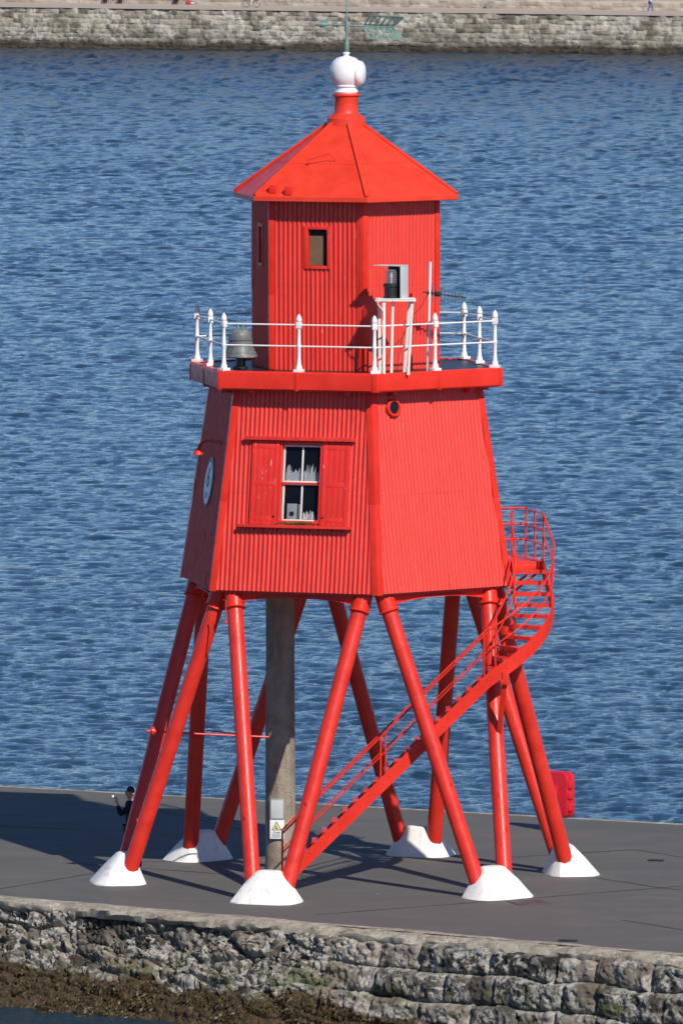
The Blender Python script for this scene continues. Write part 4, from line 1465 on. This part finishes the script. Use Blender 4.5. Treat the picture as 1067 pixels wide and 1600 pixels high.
# ================================================================== PEOPLE
def skin_mesh(name, verts, edges, mat, parent, levels=2, rootv=0):
    bm = bmesh.new()
    lay = bm.verts.layers.skin.verify()
    vl = []
    for p, r in verts:
        v_ = bm.verts.new(p)
        rr = r if isinstance(r, (tuple, list)) else (r, r)
        v_[lay].radius = rr
        vl.append(v_)
    vl[rootv][lay].use_root = True
    for a, b in edges:
        bm.edges.new((vl[a], vl[b]))
    me = bpy.data.meshes.new(name + '_skeleton')
    bm.to_mesh(me)
    bm.free()
    t = bpy.data.objects.new(name, me)
    COL.objects.link(t)
    mk = t.modifiers.new('skin', 'SKIN')
    mk.use_smooth_shade = True
    sb = t.modifiers.new('sub', 'SUBSURF')
    sb.levels = sb.render_levels = levels
    dg = bpy.context.evaluated_depsgraph_get()
    me2 = bpy.data.meshes.new_from_object(t.evaluated_get(dg))
    bpy.data.objects.remove(t)
    o = bpy.data.objects.new(name, me2)
    me2.materials.clear()
    me2.materials.append(M[mat])
    me2.shade_smooth()
    COL.objects.link(o)
    o.parent = parent
    ROOT[o.name] = ROOT[parent.name]
    return o

def person(loc, yaw, pose, cloth, label, group=None, hold=None):
    """pose gives joints in body axes: x forward, y to the left, z up"""
    root = thing('person', label, 'person', loc, group)
    ca, sa = math.cos(yaw), math.sin(yaw)
    T = lambda p: (p[0] * ca - p[1] * sa, p[0] * sa + p[1] * ca, p[2])
    J = pose
    vs, ed, ix = [], [], {}
    def vtx(nm, p, r, frm=None):
        ix[nm] = len(vs)
        vs.append((T(p), r))
        if frm:
            ed.append((ix[frm], ix[nm]))
    pv, ch = V(*J['pelvis']), V(*J['chest'])
    vtx('pelvis', pv, (.15, .115))
    vtx('waist', pv * .5 + ch * .5, (.125, .10), 'pelvis')
    vtx('chest', ch, (.155, .115), 'waist')
    nk = ch + V(.0, 0, .17)
    vtx('neck', nk, .055, 'chest')
    hd_ = V(*J.get('head', nk + V(.03, 0, .17)))
    vtx('jaw', nk * .45 + hd_ * .55 + V(.02, 0, 0), (.07, .075), 'neck')
    vtx('skull', hd_ + V(0, 0, .02), (.078, .095), 'jaw')
    vtx('top', hd_ + V(-.012, 0, .085), (.06, .07), 'skull')
    vtx('nose', hd_ + V(.108, 0, -.015), .016, 'skull')
    for sd_, y in (('L', 1), ('R', -1)):
        sh = ch + V(0, .17 * y, .09)
        vtx('sh' + sd_, sh, .068, 'chest')
        vtx('el' + sd_, J['el' + sd_], .046, 'sh' + sd_)
        vtx('wr' + sd_, J['wr' + sd_], .03, 'el' + sd_)
        w_ = V(*J['wr' + sd_]); e_ = V(*J['el' + sd_])
        d = unit(w_ - e_)
        vtx('pa' + sd_, w_ + d * .07, (.036, .018), 'wr' + sd_)
        side = unit(np.cross(d, V(1, .3, .2)))
        curl = unit(np.cross(side, d))
        for i in range(4):
            b0 = w_ + d * .11 + side * (i - 1.5) * .02
            L_ = (.036, .042, .038, .03)[i]
            vtx('f%d%s' % (i, sd_), b0, .0095, 'pa' + sd_)
            vtx('g%d%s' % (i, sd_), b0 + d * L_ + curl * .012, .0085, 'f%d%s' % (i, sd_))
            vtx('h%d%s' % (i, sd_), b0 + d * L_ * 1.3 + curl * .042, .0075, 'g%d%s' % (i, sd_))
        vtx('t0' + sd_, w_ + d * .045 - side * .045 + curl * .02, .011, 'pa' + sd_)
        vtx('t1' + sd_, w_ + d * .085 - side * .06 + curl * .045, .009, 't0' + sd_)
        vtx('hip' + sd_, pv + V(0, .09 * y, -.06), .088, 'pelvis')
        vtx('kn' + sd_, J['kn' + sd_], .06, 'hip' + sd_)
        vtx('an' + sd_, J['an' + sd_], .04, 'kn' + sd_)
        vtx('to' + sd_, J['to' + sd_], (.04, .03), 'an' + sd_)
    body = skin_mesh('body', vs, ed, 'skin', root)
    P = {k: V(*vs[i][0]) for k, i in ix.items()}
    # jacket: torso and sleeves, a little looser than the body
    cv, ce, cn = [], [], {}
    def cl(nm, p, r, frm=None):
        cn[nm] = len(cv); cv.append((tuple(p), r))
        if frm:
            ce.append((cn[frm], cn[nm]))
    cl('p', P['pelvis'] + V(0, 0, -.02), (.175, .14)); cl('w', P['waist'], (.16, .13), 'p'); cl('c', P['chest'], (.18, .14), 'w'); cl('n', P['chest'] + V(0, 0, .13), (.075, .07), 'c')
    for q in 'LR':
        cl('s' + q, P['sh' + q], .085, 'c'); cl('e' + q, P['el' + q], .062, 's' + q); cl('r' + q, P['el' + q] * .08 + P['wr' + q] * .92, .046, 'e' + q)
    skin_mesh('jacket', cv, ce, cloth[0], root)
    cv, ce, cn = [], [], {}
    cl('p', P['pelvis'] + V(0, 0, -.01), (.16, .125))
    for q in 'LR':
        cl('h' + q, P['hip' + q], .10, 'p'); cl('k' + q, P['kn' + q], .075, 'h' + q); cl('a' + q, P['an' + q] + V(0, 0, -.02), .066, 'k' + q)
    skin_mesh('trousers', cv, ce, cloth[1], root)
    for q in 'LR':
        a, b = P['an' + q], P['to' + q]
        sh_ = skin_mesh('shoe', [(tuple(a + V(0, 0, -.03)), .05), (tuple(a * .4 + b * .6 + V(0, 0, -.015)), (.048, .038)), (tuple(b + V(0, 0, -.005)), (.045, .03))], [(0, 1), (1, 2)], 'black_cloth', root, 1)
    # hair, eyes, ears
    hdw = P['skull']
    f = V(ca, sa, 0); l = V(-sa, ca, 0)
    mb = MB()
    prof = []
    for i in range(9):
        a = math.pi / 2 * i / 8 * 1.12
        prof.append((.089 * math.sin(a) + .001, .108 * math.cos(a)))
    mb.lathe(prof, ROOT[root.name] + hdw + V(0, 0, .022) - f * .016, 18, unit(V(-f[0] * .25, -f[1] * .25, 1)))
    obj('hair', mb, 'hair', root)
    for y in (1, -1):
        b0 = ROOT[root.name] + hdw
        obj('eye', MB().ball(b0 + f * .088 + l * .032 * y + V(0, 0, .012), .0125, 6), 'black', root)
        obj('ear', MB().ball(b0 + l * .083 * y - f * .005, .03, 6, (.6, .6, 1.0)), 'skin', root)
    obj('mouth', MB().ball(ROOT[root.name] + P['jaw'] + f * .075 + V(0, 0, -.01), .02, 6, (.5, .9, .25)), 'red_cloth', root)
    return root, P

# the man photographing in the tower's shade
pose = dict(pelvis=(0, 0, .93), chest=(.02, 0, 1.31), head=(.05, 0, 1.63), elL=(.32, .24, 1.20), wrL=(.37, .22, 1.43), elR=(.02, -.27, 1.08), wrR=(-.06, -.27, .84),
            knL=(.0, .14, .50), anL=(-.12, .19, .09), toL=(.03, .2, .05), knR=(-.07, -.10, .50), anR=(-.20, -.11, .09), toR=(-.05, -.13, .05))
man, PM = person((-4.49, 1.5, GZ), R(196), pose, ('navy_cloth', 'black_cloth'), 'dark haired man in dark navy clothes holding up a small camera behind the leg')
h_ = ROOT[man.name] + PM['paL'] + V(-.03, 0, .09)
cmr = thing('camera', 'small silver camera in the raised hand of the dark haired man', 'camera', h_)
obj('camera_body', MB().box(h_, (.115, .05, .075), V(.3, -.95, 0), V(.95, .3, 0)), 'steel', cmr, bevel=.008)
obj('camera_lens', MB().lathe([(.03, 0), (.03, .04), (.02, .04), (.018, .02)], h_ + V(-.04, -.012, 0), 14, V(-.95, -.3, 0)), 'white_gloss', cmr)

# far bank: cyclist, walker, people sitting against the wall
yb = math.atan2(BE[1], BE[0])
def on_bank(x, y):
    s_ = (np.array([x, y]) - B0[:2]) @ BE[:2]
    o_ = (np.array([x, y]) - B0[:2]) @ BN[:2]
    return s_, o_, V(x, y, zb(s_) + .06 * o_ / 18)
s_, o_, pb = on_bank(-9.1, 758.2)
bk = thing('bicycle', 'black city bicycle ridden along the far promenade', 'bicycle', tuple(pb))
bx = lambda x, z, y=0.0: pb + BE * x + V(0, 0, z) + BN * y
for x in (-.55, .55):
    wh = obj('wheel', MB().lathe([(.30, -.012), (.315, 0), (.30, .012), (.29, 0), (.30, -.012)], bx(x, .345), 28, BN, caps=False), 'steel', bk)
    mb = MB()
    mb.tube([bx(x + .335 * math.cos(2 * math.pi * i / 24), .345 + .335 * math.sin(2 * math.pi * i / 24)) for i in range(25)], .022, 8, caps=False)
    obj('tyre', mb, 'rubber', wh)
    mb = MB()
    for i in range(14):
        a = math.pi * i / 7
        mb.tube([bx(x, .345), bx(x + .3 * math.cos(a), .345 + .3 * math.sin(a))], .004, 4)
    obj('spokes', mb, 'steel', wh)
mb = MB()
for a, b in (((-.55, .345), (-.05, .30)), ((-.05, .30), (-.17, .82)), ((-.05, .30), (.38, .80)), ((-.16, .76), (.36, .86)), ((-.55, .345), (-.15, .72)), ((.38, .80), (.35, .93)), ((.38, .80), (.55, .345))):
    mb.tube([bx(*a), bx(*b)], .02, 8)
obj('frame', mb, 'black', bk)
obj('saddle', MB().ball(bx(-.19, .88), .11, 8, (1.1, .7, .35)), 'black', bk)
obj('handlebar', MB().tube([bx(.30, 1.0, -.27), bx(.36, 1.0, -.1), bx(.36, 1.0, .1), bx(.30, 1.0, .27)], .016, 8), 'black', bk)
pose = dict(pelvis=(-.18, 0, 1.0), chest=(.02, 0, 1.40), elL=(.22, .25, 1.20), wrL=(.36, .24, 1.04), elR=(.22, -.25, 1.20), wrR=(.36, -.24, 1.04),
            knL=(.17, .11, .78), anL=(-.02, .12, .42), toL=(.12, .13, .39), knR=(.12, -.11, .60), anR=(-.06, -.12, .20), toR=(.08, -.13, .17))
person(tuple(pb), yb, pose, ('black_cloth', 'pale_cloth'), 'cyclist in pale trousers riding along the far promenade')
s_, o_, pb = on_bank(29.15, 745.9)
pose = dict(pelvis=(0, 0, .93), chest=(.02, 0, 1.32), elL=(-.08, .25, 1.10), wrL=(.05, .25, .88), elR=(.10, -.25, 1.10), wrR=(.22, -.24, .92),
            knL=(.16, .10, .52), anL=(.20, .10, .10), toL=(.34, .11, .08), knR=(.0, -.10, .50), anR=(-.22, -.10, .13), toR=(-.09, -.11, .06))
person(tuple(pb), yb, pose, ('pale_cloth', 'denim'), 'walker in blue jeans on the far promenade at the right')
sit = dict(pelvis=(0, 0, .50), chest=(-.02, 0, .90), elL=(.08, .26, .68), wrL=(.28, .16, .58), elR=(.08, -.26, .68), wrR=(.28, -.16, .58),
           knL=(.44, .12, .50), anL=(.46, .13, .09), toL=(.61, .14, .05), knR=(.44, -.12, .50), anR=(.46, -.13, .09), toR=(.61, -.14, .05))
facing = math.atan2(-BN[1], -BN[0])
for s_, cl_, lab in ((3.9, ('navy_cloth', 'black_cloth'), 'dark figure sitting on the far bank ledge, leftmost of the three seated figures'),
                     (5.5, ('black_cloth', 'navy_cloth'), 'dark figure sitting on the far bank ledge, middle one of the three seated figures'),
                     (11.4, ('navy_cloth', 'navy_cloth'), 'dark figure sitting alone beside a red bag on the far wall ledge')):
    ob_ = MB().box(bank(s_, 17.5, zb(s_) + .22), (.8, .5, .42), BE, BN)
    led = obj('stone_seat', ob_, 'dressed_stone', None, loc=tuple(bank(s_, 17.5, zb(s_))), bevel=.03)
    tag(led, {3.9: 'low stone block under the leftmost seated figure on the far bank', 5.5: 'low stone block under the middle seated figure on the far bank', 11.4: 'low stone block under the seated figure with the red bag'}[s_], 'stone seat')
    person(tuple(bank(s_, 17.45, zb(s_) + .06)), facing, sit, cl_, lab)
bg_ = bank(12.6, 17.3, zb(12.6) + .05)
bag = thing('bag', 'red bag with a white flap on the far promenade beside a seated figure', 'bag', tuple(bg_))
obj('bag_body', MB().box(bg_ + V(0, 0, .17), (.55, .28, .34), BE, BN), 'red_cloth', bag, bevel=.08)
obj('flap', MB().box(bg_ + V(0, 0, .16) + BE * .42, (.32, .3, .16), BE, BN), 'pale_cloth', bag, bevel=.05)
obj('strap', MB().tube([bg_ + BE * -.2 + V(0, 0, .32), bg_ + V(0, 0, .5), bg_ + BE * .2 + V(0, 0, .32)], .02, 8), 'black_cloth', bag)
